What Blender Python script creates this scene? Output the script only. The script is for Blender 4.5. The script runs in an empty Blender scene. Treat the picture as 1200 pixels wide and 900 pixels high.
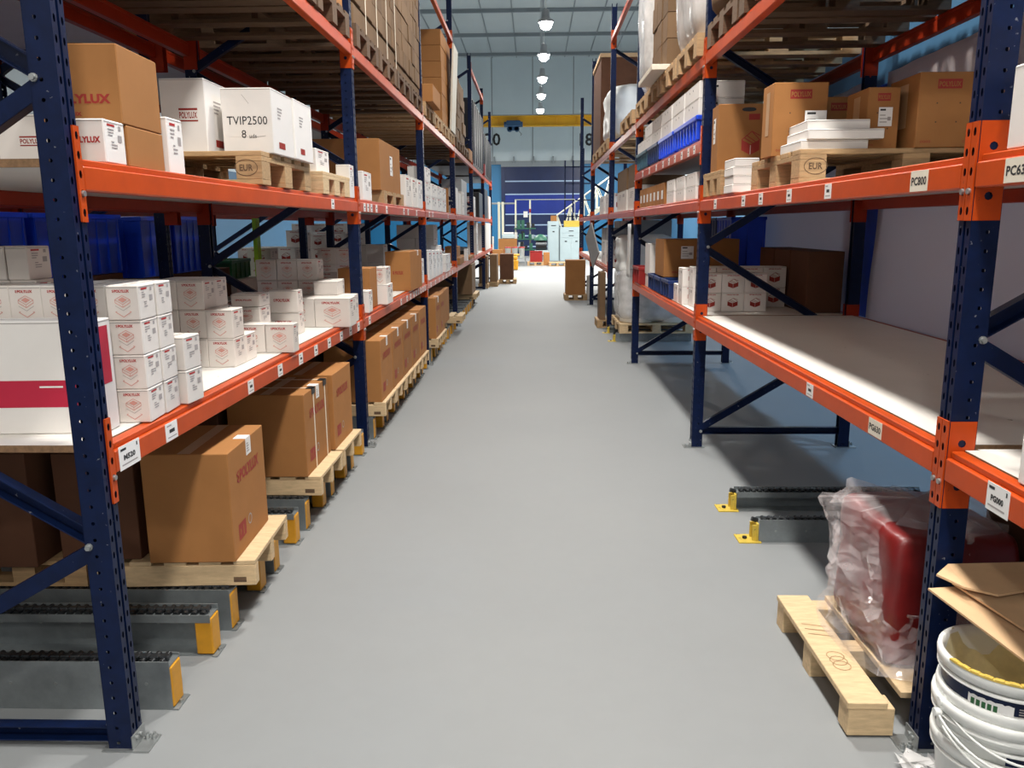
import bpy, math, random
from mathutils import Vector, Matrix
S = bpy.context.scene
C = S.collection
random.seed(7)
R = math.radians
PI = math.pi

# ------------------------------------------------------------------ materials
MATS = {}
def mat(name, col, rough=.5, metal=0., var=.0, scale=8., bump=0., objvar=0., col2=None, spec=.5, emit=None, strength=0.,
        trans=0., alpha=1., wave=None, coat=0., dirt=None):
    m = bpy.data.materials.new(name); m.use_nodes = True
    nt = m.node_tree; N = nt.nodes; L = nt.links; b = N['Principled BSDF']
    b.inputs['Roughness'].default_value = rough; b.inputs['Metallic'].default_value = metal
    b.inputs['Specular IOR Level'].default_value = spec
    c = (*col, 1)
    b.inputs['Base Color'].default_value = c
    if coat: b.inputs['Coat Weight'].default_value = coat
    if emit: b.inputs['Emission Color'].default_value = (*emit, 1); b.inputs['Emission Strength'].default_value = strength
    if trans: b.inputs['Transmission Weight'].default_value = trans
    if alpha < 1: b.inputs['Alpha'].default_value = alpha
    src = None
    tc = N.new('ShaderNodeTexCoord')
    if var or col2 or bump:
        nz = N.new('ShaderNodeTexNoise'); nz.inputs['Scale'].default_value = scale; nz.inputs['Detail'].default_value = 6
        nz.inputs['Roughness'].default_value = .65
        mp = N.new('ShaderNodeMapping'); L.new(tc.outputs['Object'], mp.inputs['Vector'])
        if wave: mp.inputs['Scale'].default_value = wave
        L.new(mp.outputs['Vector'], nz.inputs['Vector'])
        if var or col2:
            rp = N.new('ShaderNodeValToRGB'); rp.color_ramp.elements[0].position = .3; rp.color_ramp.elements[1].position = .72
            a = col2 or tuple(max(0, k*(1-var)) for k in col)
            rp.color_ramp.elements[0].color = (*a, 1); rp.color_ramp.elements[1].color = c
            L.new(nz.outputs['Fac'], rp.inputs['Fac']); src = rp.outputs['Color']
        if bump:
            bp = N.new('ShaderNodeBump'); bp.inputs['Strength'].default_value = bump; bp.inputs['Distance'].default_value = .004
            L.new(nz.outputs['Fac'], bp.inputs['Height']); L.new(bp.outputs['Normal'], b.inputs['Normal'])
    if dirt:                                             # chips and scuffs with a shape of their own
        dcol, dscale, thr = dirt
        n2 = N.new('ShaderNodeTexNoise'); n2.inputs['Scale'].default_value = dscale; n2.inputs['Detail'].default_value = 4
        L.new(tc.outputs['Object'], n2.inputs['Vector'])
        r2 = N.new('ShaderNodeValToRGB'); r2.color_ramp.elements[0].position = thr; r2.color_ramp.elements[1].position = thr+.03
        r2.color_ramp.elements[0].color = (0, 0, 0, 1); r2.color_ramp.elements[1].color = (1, 1, 1, 1)
        L.new(n2.outputs['Fac'], r2.inputs['Fac'])
        mx = N.new('ShaderNodeMix'); mx.data_type = 'RGBA'
        L.new(r2.outputs['Color'], mx.inputs['Factor'])
        if src: L.new(src, mx.inputs['A'])
        else: mx.inputs['A'].default_value = c
        mx.inputs['B'].default_value = (*dcol, 1); src = mx.outputs['Result']
    if objvar:
        oi = N.new('ShaderNodeObjectInfo'); h = N.new('ShaderNodeHueSaturation')
        mr = N.new('ShaderNodeMapRange'); mr.inputs['To Min'].default_value = 1-objvar; mr.inputs['To Max'].default_value = 1+objvar*.6
        L.new(oi.outputs['Random'], mr.inputs['Value']); L.new(mr.outputs['Result'], h.inputs['Value'])
        if src: L.new(src, h.inputs['Color'])
        else: h.inputs['Color'].default_value = c
        src = h.outputs['Color']
    if src: L.new(src, b.inputs['Base Color'])
    MATS[name] = m
    return m

mat('navy', (.004, .013, .058), .36, spec=.22, var=.45, scale=14, dirt=((.16, .17, .2), 55, .70))
mat('orange', (.56, .072, .010), .30, spec=.2, var=.22, scale=5, dirt=((.16, .03, .012), 30, .72))
mat('orange_shaded', (.38, .032, .008), .4, spec=.2, var=.25, scale=6)  # crossbar orange with the shade inside the racks put into its colour
mat('steel', (.44, .46, .46), .38, .75, var=.25, scale=16)
mat('steel_dark', (.05, .055, .06), .35, .6, var=.4, scale=25)
mat('zinc', (.30, .33, .34), .42, .55, var=.3, scale=10)
mat('yellow', (.72, .33, .012), .45, var=.25, scale=12, dirt=((.12, .08, .03), 26, .68))
mat('pale_yellow', (.72, .52, .07), .5, var=.3, scale=20, dirt=((.1, .08, .04), 30, .63))
mat('board_white', (.80, .765, .71), .45, var=.07, scale=3, dirt=((.24, .19, .15), 34, .73))
mat('board_under', (.70, .66, .62), .55, var=.08, scale=3)
mat('chipboard', (.30, .17, .085), .8, var=.5, scale=70)
mat('kraft', (.40, .18, .060), .72, spec=.2, var=.12, scale=5, objvar=.13)
mat('kraft_grey', (.20, .122, .066), .75, spec=.2, var=.15, scale=5, objvar=.2)
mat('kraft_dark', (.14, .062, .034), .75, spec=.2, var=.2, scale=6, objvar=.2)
mat('kraft_inner', (.72, .47, .26), .8, var=.15, scale=7)
mat('tape', (.50, .30, .15), .28, var=.1, scale=12)
mat('tape_black', (.012, .011, .011), .4)
mat('strap', (.80, .72, .58), .4)
mat('carton_white', (.73, .68, .63), .6, var=.05, scale=6, objvar=.08)
mat('carton_bright', (.82, .79, .75), .55, var=.04, scale=6, objvar=.05)
mat('ink_red', (.42, .022, .022), .6)
mat('ink_orange', (.30, .020, .012), .6)
mat('ink_pale', (.62, .30, .25), .6)
mat('ink_band', (.48, .012, .045), .5)
mat('ink_grey', (.36, .33, .32), .6)
mat('ink_black', (.02, .02, .022), .6)
mat('paper', (.83, .82, .80), .55, var=.04, scale=20)
mat('paper_cream', (.76, .70, .58), .6, var=.08, scale=20)
mat('crease', (.10, .055, .03), .9)
mat('wood', (.56, .36, .18), .75, var=.4, scale=5, wave=(2, 14, 14), objvar=.12, bump=.25)
mat('wood_pale', (.74, .54, .31), .7, var=.28, scale=5, wave=(3, 16, 16), objvar=.08, bump=.2)
mat('wood_shade_stamp', (.17, .10, .055), .85, var=.5, scale=6, wave=(2, 14, 14), objvar=.2)  # pallet wood with upper-level shade in its colour; also burnt stamps
mat('bin_blue', (.010, .075, .80), .35, var=.2, scale=4)
mat('bin_navy', (.008, .035, .16), .4, var=.3, scale=6)
mat('bin_teal', (.04, .13, .19), .45, var=.25, scale=9)
mat('bin_red', (.32, .012, .01), .42, var=.2, scale=9)
mat('bin_green', (.02, .13, .035), .4, var=.2, scale=9)
mat('lime', (.35, .62, .02), .5)
mat('plastic_white', (.82, .83, .80), .32, var=.06, scale=9)
mat('plastic_black', (.010, .012, .016), .38, var=.3, scale=8)
mat('red_sack', (.20, .009, .009), .38, var=.4, scale=6, bump=.6)
mat('paint_dry', (.72, .50, .09), .5, var=.25, scale=30, bump=.6)
mat('paint_pale', (.78, .70, .45), .5, var=.25, scale=16, bump=.4)
mat('cream_metal', (.80, .78, .62), .4)
mat('machine_grey', (.46, .57, .60), .4, var=.08, scale=3)
mat('machine_green', (.03, .14, .09), .45)
mat('hoist_blue', (.02, .08, .18), .4)
mat('grey_card', (.36, .36, .36), .6, var=.1)
mat('lamp_lens', (1, 1, 1), .4, emit=(1., .97, .92), strength=45)
mat('lamp_body', (.6, .62, .63), .4, .3)

def film(name, tint, rough, fac, wscale):
    m = bpy.data.materials.new(name); m.use_nodes = True
    nt = m.node_tree; N = nt.nodes; L = nt.links; out = N['Material Output']
    b = N['Principled BSDF']; b.inputs['Base Color'].default_value = (*tint, 1); b.inputs['Roughness'].default_value = rough
    b.inputs['Specular IOR Level'].default_value = .9
    t = N.new('ShaderNodeBsdfTransparent'); mx = N.new('ShaderNodeMixShader')
    nz = N.new('ShaderNodeTexNoise'); nz.inputs['Scale'].default_value = wscale; nz.inputs['Detail'].default_value = 3
    tc = N.new('ShaderNodeTexCoord'); L.new(tc.outputs['Object'], nz.inputs['Vector'])
    mr = N.new('ShaderNodeMapRange'); mr.inputs['From Min'].default_value = .3; mr.inputs['From Max'].default_value = .75
    mr.inputs['To Min'].default_value = fac[0]; mr.inputs['To Max'].default_value = fac[1]
    L.new(nz.outputs['Fac'], mr.inputs['Value']); L.new(mr.outputs['Result'], mx.inputs['Fac'])
    L.new(t.outputs['BSDF'], mx.inputs[1]); L.new(b.outputs['BSDF'], mx.inputs[2]); L.new(mx.outputs['Shader'], out.inputs['Surface'])
    bp = N.new('ShaderNodeBump'); bp.inputs['Strength'].default_value = .6; bp.inputs['Distance'].default_value = .01
    L.new(nz.outputs['Fac'], bp.inputs['Height']); L.new(bp.outputs['Normal'], b.inputs['Normal'])
    MATS[name] = m
film('clear_film', (.86, .80, .80), .07, (.07, .34), 9)
def cloth_mat(name, col, back):
    m = bpy.data.materials.new(name); m.use_nodes = True; nt = m.node_tree; N = nt.nodes; L = nt.links; b = N['Principled BSDF']
    b.inputs['Base Color'].default_value = (*col, 1); b.inputs['Roughness'].default_value = .6
    t = N.new('ShaderNodeBsdfTranslucent'); t.inputs['Color'].default_value = (*back, 1); mx = N.new('ShaderNodeMixShader'); mx.inputs['Fac'].default_value = .45
    L.new(b.outputs['BSDF'], mx.inputs[1]); L.new(t.outputs['BSDF'], mx.inputs[2]); L.new(mx.outputs['Shader'], N['Material Output'].inputs['Surface'])
    MATS[name] = m
cloth_mat('tarp', (.76, .68, .67), (.80, .70, .68))
film('stretch_film', (.80, .79, .78), .22, (.45, .9), 6)

# ------------------------------------------------------------------ mesh building
FONT = {}
def glyphs(text, bold=.03):
    key = (text, bold)
    if key not in FONT:
        cu = bpy.data.curves.new('lettering', 'FONT'); cu.body = text; cu.size = 1; cu.offset = bold; cu.resolution_u = 2
        cu.space_character = 1.02
        o = bpy.data.objects.new('lettering', cu)
        me = bpy.data.meshes.new_from_object(o)
        vs = [v.co.copy() for v in me.vertices]; fs = [tuple(p.vertices) for p in me.polygons]
        xs = [v.x for v in vs]; ys = [v.y for v in vs]
        x0, x1, y0, y1 = min(xs), max(xs), min(ys), max(ys)
        FONT[key] = ([((v.x-x0)/(y1-y0), (v.y-y0)/(y1-y0)) for v in vs], fs, (x1-x0)/(y1-y0))
        bpy.data.objects.remove(o); bpy.data.curves.remove(cu); bpy.data.meshes.remove(me)
    return FONT[key]

class Face:                                              # a plane to print on: origin, right, up, normal
    def __init__(s, o, u, v): s.o = Vector(o); s.u = Vector(u); s.v = Vector(v); s.n = s.u.cross(s.v)
    def at(s, a, b, lift=.0007): return s.o + s.u*a + s.v*b + s.n*lift

class MB:
    def __init__(s): s.v = []; s.f = []; s.m = []; s.ms = []; s.sm = []
    def mi(s, m):
        if m not in s.ms: s.ms.append(m)
        return s.ms.index(m)
    def face(s, pts, m, smooth=False):
        k = len(s.v); s.v += [tuple(p) for p in pts]; s.f.append(tuple(range(k, k+len(pts)))); s.m.append(s.mi(m)); s.sm.append(smooth)
    def mesh(s, vs, fs, m, smooth=False):
        k = len(s.v); s.v += [tuple(p) for p in vs]
        for f in fs: s.f.append(tuple(i+k for i in f)); s.m.append(s.mi(m)); s.sm.append(smooth)
    def box(s, x0, x1, y0, y1, z0, z1, m, ch=0., M=None):
        if x0 > x1: x0, x1 = x1, x0
        if y0 > y1: y0, y1 = y1, y0
        if z0 > z1: z0, z1 = z1, z0
        ch = min(ch, (x1-x0)*.3, (y1-y0)*.3, (z1-z0)*.3)
        if ch <= 0:
            vs = [(x, y, z) for x in (x0, x1) for y in (y0, y1) for z in (z0, z1)]
            fs = [(0, 1, 3, 2), (4, 6, 7, 5), (0, 4, 5, 1), (2, 3, 7, 6), (0, 2, 6, 4), (1, 5, 7, 3)]
        else:
            vs = []; idx = {}
            for i, x in enumerate((x0, x1)):
                for j, y in enumerate((y0, y1)):
                    for k, z in enumerate((z0, z1)):
                        dx = ch if i == 0 else -ch; dy = ch if j == 0 else -ch; dz = ch if k == 0 else -ch
                        idx[i, j, k, 0] = len(vs); vs.append((x, y+dy, z+dz))
                        idx[i, j, k, 1] = len(vs); vs.append((x+dx, y, z+dz))
                        idx[i, j, k, 2] = len(vs); vs.append((x+dx, y+dy, z))
            fs = []
            cyc = [(0, 0), (1, 0), (1, 1), (0, 1)]
            for i in (0, 1):
                a = [idx[i, j, k, 0] for j, k in cyc]; fs.append(a if i else a[::-1])
                a = [idx[j, i, k, 1] for j, k in cyc]; fs.append(a[::-1] if i else a)
                a = [idx[j, k, i, 2] for j, k in cyc]; fs.append(a if i else a[::-1])
            for i in (0, 1):
                for j in (0, 1):
                    fs.append((idx[i, j, 0, 0], idx[i, j, 0, 1], idx[i, j, 1, 1], idx[i, j, 1, 0]))
                    fs.append((idx[i, 0, j, 0], idx[i, 0, j, 2], idx[i, 1, j, 2], idx[i, 1, j, 0]))
                    fs.append((idx[0, i, j, 1], idx[0, i, j, 2], idx[1, i, j, 2], idx[1, i, j, 1]))
                    for k in (0, 1): fs.append((idx[i, j, k, 0], idx[i, j, k, 1], idx[i, j, k, 2]))
        if M is not None: vs = [M @ Vector(v) for v in vs]
        s.mesh(vs, fs, m)
    def bar(s, p0, p1, w, h, m, up=(0, 0, 1)):
        p0 = Vector(p0); p1 = Vector(p1); d = (p1-p0); ln = d.length; d.normalize(); up = Vector(up)
        if abs(d.dot(up)) > .99: up = Vector((1, 0, 0))
        r = d.cross(up).normalized(); u = r.cross(d)
        M = Matrix((r, d, u)).transposed().to_4x4(); M.translation = p0
        s.box(-w/2, w/2, 0, ln, -h/2, h/2, m, 0, M)
    def cyl(s, p0, p1, r0, m, r1=None, n=16, caps=True, smooth=True):
        r1 = r0 if r1 is None else r1
        p0 = Vector(p0); p1 = Vector(p1); d = (p1-p0).normalized(); a = Vector((0, 0, 1)) if abs(d.z) < .9 else Vector((1, 0, 0))
        u = d.cross(a).normalized(); w = d.cross(u)
        vs = []
        for p, r in ((p0, r0), (p1, r1)):
            for i in range(n):
                t = 2*PI*i/n; vs.append(p+u*(r*math.cos(t))+w*(r*math.sin(t)))
        s.mesh(vs, [(i, (i+1) % n, n+(i+1) % n, n+i) for i in range(n)], m, smooth)
        if caps: s.face(vs[:n][::-1], m); s.face(vs[n:], m)
    def tube(s, pts, r, m, n=8):
        for a, b in zip(pts, pts[1:]): s.cyl(a, b, r, m, n=n)
    def lathe(s, prof, c, m, n=32):
        vs = []
        for r, z in prof:
            for i in range(n):
                t = 2*PI*i/n; vs.append((c[0]+r*math.cos(t), c[1]+r*math.sin(t), c[2]+z))
        fs = []
        for k in range(len(prof)-1):
            for i in range(n): fs.append((k*n+i, k*n+(i+1) % n, (k+1)*n+(i+1) % n, (k+1)*n+i))
        s.mesh(vs, fs, m, True)
    def txt(s, F, text, a, b, h, m, align='c', bold=.03, lift=.0008, wide=None):
        vs, fs, w = glyphs(text, bold); sx = h if wide is None else wide/w
        off = a - (w*sx/2 if align == 'c' else (w*sx if align == 'r' else 0))
        s.mesh([F.at(off+x*sx, b+y*h, lift) for x, y in vs], fs, m)
        return off
    def poly(s, F, pts, m, lift=.0008): s.face([F.at(a, b, lift) for a, b in pts], m)
    def rect(s, F, a0, a1, b0, b1, m, lift=.0008): s.poly(F, [(a0, b0), (a1, b0), (a1, b1), (a0, b1)], m, lift)
    def line(s, F, p, q, w, m, lift=.0009):
        p = Vector(p); q = Vector(q); d = (q-p).normalized(); t = Vector((-d.y, d.x))*(w/2)
        s.poly(F, [p-t, q-t, q+t, p+t], m, lift)
    def ring(s, F, a, b, r, w, m, n=14):
        for i in range(n):
            t0, t1 = 2*PI*i/n, 2*PI*(i+1)/n
            s.poly(F, [(a+(r-w)*math.cos(t0), b+(r-w)*math.sin(t0)), (a+r*math.cos(t0), b+r*math.sin(t0)),
                       (a+r*math.cos(t1), b+r*math.sin(t1)), (a+(r-w)*math.cos(t1), b+(r-w)*math.sin(t1))], m)
    def data(s, name):
        me = bpy.data.meshes.new(name); me.from_pydata(s.v, [], s.f)
        for m in s.ms: me.materials.append(MATS[m])
        me.polygons.foreach_set('material_index', s.m); me.polygons.foreach_set('use_smooth', s.sm); me.update()
        return me
    def build(s, name, parent=None, loc=None, rot=None):
        return link(name, s.data(name), parent, loc, rot)

def link(name, me, parent=None, loc=None, rot=None):
    o = bpy.data.objects.new(name, me); C.objects.link(o)
    if parent: o.parent = parent
    if loc is not None: o.location = loc
    if rot is not None: o.rotation_euler = rot if hasattr(rot, '__len__') else (0, 0, rot)
    return o
def tag(o, label, cat, group=None, kind=None):
    o['label'] = label; o['category'] = cat
    if group: o['group'] = group
    if kind: o['kind'] = kind
    return o
def root(name, label, cat, loc=(0, 0, 0), rot=0, group=None, kind=None):
    return tag(link(name, None, None, loc, rot), label, cat, group, kind)
def struct(name, mb, label=None):
    o = mb.build(name); o['kind'] = 'structure'
    return o

# perforated flat strip: a grid of cells with a hole in each (the real holes of rack posts and beam plates)
def perforate(mb, o, u, v, width, n, pitch, hr, m, cols=1, tall=1., hcx=0.):
    o = Vector(o); u = Vector(u).normalized(); v = Vector(v).normalized(); cw = width/cols
    for c in range(cols):
        for k in range(n):
            cx = c*cw+cw/2+hcx*(1 if c else -1 if cols > 1 else 1); cy = k*pitch+pitch/2
            a0, a1, b0, b1 = c*cw, (c+1)*cw, k*pitch, (k+1)*pitch
            outer = [(a1, cy), (a1, b1), (cx, b1), (a0, b1), (a0, cy), (a0, b0), (cx, b0), (a1, b0)]
            inner = []
            for i in range(8):
                t = PI/4*i; inner.append((cx+hr*math.cos(t), cy+hr*tall*math.sin(t)))
            vs = [o+u*p+v*q for p, q in outer+inner]
            mb.mesh(vs, [(i, (i+1) % 8, 8+(i+1) % 8, 8+i) for i in range(8)], m)
# ------------------------------------------------------------------ pallet racks
LX, RX = -1.183, 1.117                                    # aisle faces of the left and right rack rows
PW, DEEP = .060, 1.10
BZ = {1: .86, 2: 1.652, 3: 2.63, 4: 4.20}
BH = .085
def post_mb(h):
    mb = MB(); n = int(h/.05); g = .024; D = .074
    for y in (0, PW-g): perforate(mb, (0, y, 0), (0, 1, 0), (0, 0, 1), g, n, .05, .0052, 'navy', 1, 2.1)
    mb.box(-.010, -.008, g, PW-g, 0, h, 'navy')
    for y in (g, PW-g): mb.box(-.009, 0, y-.0008, y+.0008, 0, h, 'navy')
    perforate(mb, (-D+.012, 0, 0), (1, 0, 0), (0, 0, 1), D-.012, n, .05, .0055, 'navy', 1, 1, -.013)
    perforate(mb, (0, PW, 0), (-1, 0, 0), (0, 0, 1), D-.012, n, .05, .0055, 'navy', 1, 1, .014)
    for y in (0, PW-.012): mb.box(-D-.001, -D+.001, y, y+.012, 0, h, 'navy')
    for y in (0, PW-.002): mb.box(-D, -D+.012, y, y+.002, 0, h, 'navy')
    return mb
POSTS = {}
def post(h):
    if h not in POSTS: POSTS[h] = post_mb(h).data('post')
    return POSTS[h]
def brace_mb(x0, z0, x1, z1, flip):
    mb = MB(); a = Vector((x0, PW/2, z0)); b = Vector((x1, PW/2, z1)); d = (b-a).normalized(); nrm = Vector((-d.z, 0, d.x))
    y = .018 if not flip else -.018
    mb.bar(a+Vector((0, y, 0)), b+Vector((0, y, 0)), .004, .046, 'navy', nrm)
    for s in (-1, 1): mb.bar(a+nrm*(.022*s), b+nrm*(.022*s), .036, .004, 'navy', nrm)
    return mb
def plate_mb():
    mb = MB(); mb.box(-.092, .052, -.012, PW+.012, 0, .006, 'steel'); mb.box(.0005, .004, -.008, PW+.008, .006, .05, 'steel')
    for x, y in ((.018, PW-.006), (.04, PW-.006)):
        mb.cyl((x, y, .006), (x, y, .018), .009, 'steel', n=6); mb.cyl((x, y, .006), (x, y, .026), .005, 'steel', n=8)
    for y in (.02, PW-.02): mb.cyl((.004, y, .03), (.010, y, .03), .008, 'steel', n=6)
    return mb
def bolt_mb():
    mb = MB(); mb.cyl((0, -.001, 0), (0, -.006, 0), .011, 'steel', n=10); mb.cyl((0, -.006, 0), (0, -.014, 0), .008, 'steel', n=6)
    return mb
PLATE = plate_mb().data('base_plate'); BOLT = bolt_mb().data('bolt'); BR = {}
def frame(side, Y, h, label, fn, rn, hbar=(), group=None, x=None, deep=DEEP):
    """fn / rn: heights where braces meet the front / rear post."""
    fx = (LX if side == 'L' else RX) if x is None else x
    r = root('upright_frame', label, 'rack upright', (fx, Y if side == 'L' else Y+PW, 0), 0 if side == 'L' else PI, group, 'thing')
    link('post', post(h), r); link('post', post(h), r, (-deep, PW, 0), PI)
    link('base_plate', PLATE, r); link('base_plate', PLATE, r, (-deep, PW, 0), PI)
    nodes = sorted([(z, 0) for z in fn]+[(z, 1) for z in rn])
    xf = {0: -.062, 1: -deep+.062}; k = 0
    segs = [(a, b) for a, b in zip(nodes, nodes[1:]) if a[1] != b[1]]+[((z, 0), (z, 1)) for z in hbar]
    for a, b in segs:
        key = (deep, a, b, k % 2)
        if key not in BR: BR[key] = brace_mb(xf[a[1]], a[0]+(.02 if a[0] != b[0] else 0), xf[b[1]], b[0]-(.02 if a[0] != b[0] else 0), (k % 2) == (side == 'R')).data('brace')
        link('brace', BR[key], r); k += 1
    for z, e in nodes:
        if z < h:
            if side == 'L': link('bolt', BOLT, r, (xf[e], 0, z))
            else: link('bolt', BOLT, r, (xf[e], PW, z), PI)
    return r

def bars(mb, F, x0, x1, y0, y1, n, seed, m='ink_grey', head=None):
    rnd = random.Random(seed); st = (y1-y0)/n
    for k in range(n):
        y = y1-st*(k+1); w = (x1-x0)*rnd.uniform(.35, 1)
        mb.rect(F, x0, x0+w, y+st*.25, y+st*.7, head if (head and k == 0) else m)
BAR = {}
def crossbar_data(L, rear, mt):
    key = (round(L, 3), rear, mt)
    if key in BAR: return BAR[key]
    mb = MB(); e = .0045
    mb.box(-.042, e, e, L-e, 0, .066, mt, .004)
    mb.box(-.042, -.008, e, L-e, .0655, BH, mt, .003)
    con = MB() if not rear else None; con2 = MB() if not rear else None
    for c, y0, yl, sgn in ((con, -PW/2+.0015, .0, 1), (con2, L+.0005, L, -1)):
        if c is None:
            mb.box(-.085, .001, yl-.002, yl+.002, -.08, .16, mt); continue
        z0 = BH/2-.125
        perforate(c, (.006, y0, z0), (0, 1, 0), (0, 0, 1), PW/2-.002, 5, .05, .007, mt, 1, 1.6)
        c.box(.0005, .006, y0, y0+PW/2-.002, z0, z0+.0015, mt); c.box(.0005, .006, y0, y0+PW/2-.002, z0+.2485, z0+.25, mt)
        for yy in (y0, y0+PW/2-.003): c.box(.0005, .006, yy, yy+.001, z0, z0+.25, mt)
        if sgn < 0: perforate(c, (-.072, L-.003, z0), (1, 0, 0), (0, 0, 1), .072, 2, .125, .011, mt)
        else: perforate(c, (.0, .003, z0), (-1, 0, 0), (0, 0, 1), .072, 2, .125, .011, mt)
        yc = y0+PW/4
        c.cyl((.004, yc, BH/2-.05), (.012, yc, BH/2-.05), .008, 'steel', n=8)
    BAR[key] = (mb.data('rail'), con.data('end_connector') if con else None, con2.data('end_connector') if con2 else None)
    return BAR[key]
TAGD = {}
def tag_data(text, w, h, cream=False):
    key = (text, w, h, cream)
    if key not in TAGD:
        mb = MB(); mb.box(.0045, .0056, -w/2, w/2, -h/2, h/2, 'paper_cream' if cream else 'paper')
        F = Face((.0056, -w/2, -h/2), (0, 1, 0), (0, 0, 1))
        if cream: mb.txt(F, text, w/2, h*.28, h*.42, 'ink_black', wide=w*.86, lift=.0004)
        elif text:
            mb.txt(F, text, w*.48, h*.36, h*.24, 'ink_black', bold=.05, lift=.0004, wide=w*.56)
            mb.rect(F, w*.08, w*.34, h*.78, h*.88, 'ink_black', .0004); mb.rect(F, w*.84, w*.9, h*.74, h*.9, 'ink_black', .0004)
            mb.rect(F, w*.1, w*.85, h*.16, h*.22, 'ink_grey', .0004)
        else:
            mb.rect(F, w*.3, w*.75, h*.42, h*.62, 'ink_black', .0004); mb.rect(F, w*.12, w*.5, h*.8, h*.88, 'ink_grey', .0004)
            mb.rect(F, w*.15, w*.9, h*.16, h*.22, 'ink_grey', .0004)
        TAGD[key] = mb.data('shelf_tag')
    return TAGD[key]
def crossbar(side, Y0, Y1, z, label, rear=False, tags=(), mt=None, x=None, deep=DEEP, o0=0., o1=0.):
    """Y0 / Y1: the two uprights' start positions; the bar runs between them."""
    a, b = Y0+PW, Y1; L = b-a; mt = mt or 'orange'
    rail, c1, c2 = crossbar_data(L, rear, mt)
    fx = (LX if side == 'L' else RX) if x is None else x
    flip = (side == 'R')
    if rear: fx += -deep if side == 'L' else deep; flip = not flip
    r = root('shelf_crossbar', label, 'rack crossbar', (fx+(o1 if flip else o0), b if flip else a, z), PI+(o0-o1)/L if flip else (o0-o1)/L, None, 'thing')
    link('rail', rail, r)
    if c1: link('end_connector', c1, r); link('end_connector', c2, r)
    for t in tags:
        y, w, h, text, cream = t
        link('shelf_tag', tag_data(text, w, h, cream), r, (0, (b-y) if flip else (y-a), .034))
    return r
def panel(side, Y0, Y1, top, label, th=.022, x=None, deep=DEEP, m='board_white', first=False, o0=0., o1=0.):
    fx = (LX if side == 'L' else RX) if x is None else x
    s = -1 if side == 'L' else 1
    mb = MB(); e0 = PW/2+.024
    def slab(xa, xb, ya, yb):
        mb.box(xa, xb, ya, yb, top-th, top-.001, 'chipboard'); mb.box(xa+.0005*s, xb-.0005*s, ya+.0005, yb-.0005, top-.001, top, m)
    ya, yb = Y0+PW+.006, Y1-.006
    def deck(z0, z1, mm, e=0.):
        q = [(fx+o0+s*(.045+e), ya+e), (fx+o0+s*(deep-.045-e), ya+e), (fx+o1+s*(deep-.045-e), yb-e), (fx+o1+s*(.045+e), yb-e)]
        if s < 0: q = q[::-1]
        v = [(x, y, z0) for x, y in q]+[(x, y, z1) for x, y in q]
        mb.mesh(v, [(3, 2, 1, 0), (4, 5, 6, 7)]+[(i, (i+1) % 4, 4+(i+1) % 4, 4+i) for i in range(4)], mm)
    deck(top-th+.001, top-.001, 'chipboard'); deck(top-.001, top, m, .0005); deck(top-th, top-th+.001, 'board_under', .0005)
    slab(fx+s*.112, fx+s*(deep-.112), Y0+e0, Y0+PW+.006)
    slab(fx+s*.112, fx+s*(deep-.112), Y1-.006, Y1+PW/2-.024)
    o = mb.build('chipboard_shelf'); return tag(o, label, 'shelf board', None, 'thing')

# ------------------------------------------------------------------ pallets
PD = {}
def pallet(label, x0, x1, y0, y1, z0, h=.144, wood='wood', detail=True, group=None, rot=0, nb=5, eur=None):
    """Deck boards run along x."""
    dx, dy = x1-x0, y1-y0; t = h*.153
    key = (round(dx, 3), round(dy, 3), round(h, 3), wood, detail, nb)
    def parts():
        P = []; bw = dy*(.145 if dx > .7 else .2)
        xs = [-dx/2, -.07*min(1, dx/1.2), dx/2-.14*min(1, dx/1.2)]; xw = .14*min(1, dx/1.2) if dx > .7 else .09
        xs = [-dx/2, -xw/2, dx/2-xw]
        ys = [-dy/2, -bw/2, dy/2-bw]
        g = (dy-nb*bw)/(nb-1) if nb*bw < dy else .004
        for k in range(nb): P.append(('deck_board', -dx/2, dx/2, -dy/2+k*(bw+g), -dy/2+k*(bw+g)+bw, h-t, h))
        for x in xs: P.append(('stringer', x, x+xw, -dy/2, dy/2, h-2*t, h-t))
        for x in xs:
            for y in ys: P.append(('block', x, x+xw, y, y+bw, t, h-2*t))
        for y in ys: P.append(('bottom_board', -dx/2, dx/2, y, y+bw, 0, t))
        return P
    if key not in PD:
        if detail:
            L = []
            for n, a, b, c, d, e, f in parts():
                mb = MB(); mb.box(a, b, c, d, e, f, wood, .002); L.append((n, mb.data(n)))
            PD[key] = L
        else:
            mb = MB()
            for n, a, b, c, d, e, f in parts(): mb.box(a, b, c, d, e, f, wood)
            PD[key] = mb.data('pallet')
    loc = ((x0+x1)/2, (y0+y1)/2, z0)
    if detail:
        r = root('pallet', label, 'pallet', loc, rot, group)
        for n, d in PD[key]: link(n, d, r)
        if eur:                                          # branded oval on a corner block, facing the camera end
            mb = MB(); sx = 1 if eur == 'L' else -1; bxw = .14
            cx = sx*(dx/2-bxw/2); F = Face((cx-bxw/2, -dy/2-.0002, 0), (1, 0, 0), (0, 0, 1))
            mb.txt(F, 'EUR', bxw/2, h*.40, h*.2, 'wood_shade_stamp', wide=.06)
            for i in range(20):
                t0, t1 = 2*PI*i/20, 2*PI*(i+1)/20
                mb.line(F, (bxw/2+.05*math.cos(t0), h*.5+h*.24*math.sin(t0)), (bxw/2+.05*math.cos(t1), h*.5+h*.24*math.sin(t1)), .003, 'wood_shade_stamp')
            mb.build('burnt_stamp', r)
        return r
    return tag(link('pallet', PD[key], None, loc, rot), label, 'pallet', group)

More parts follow.
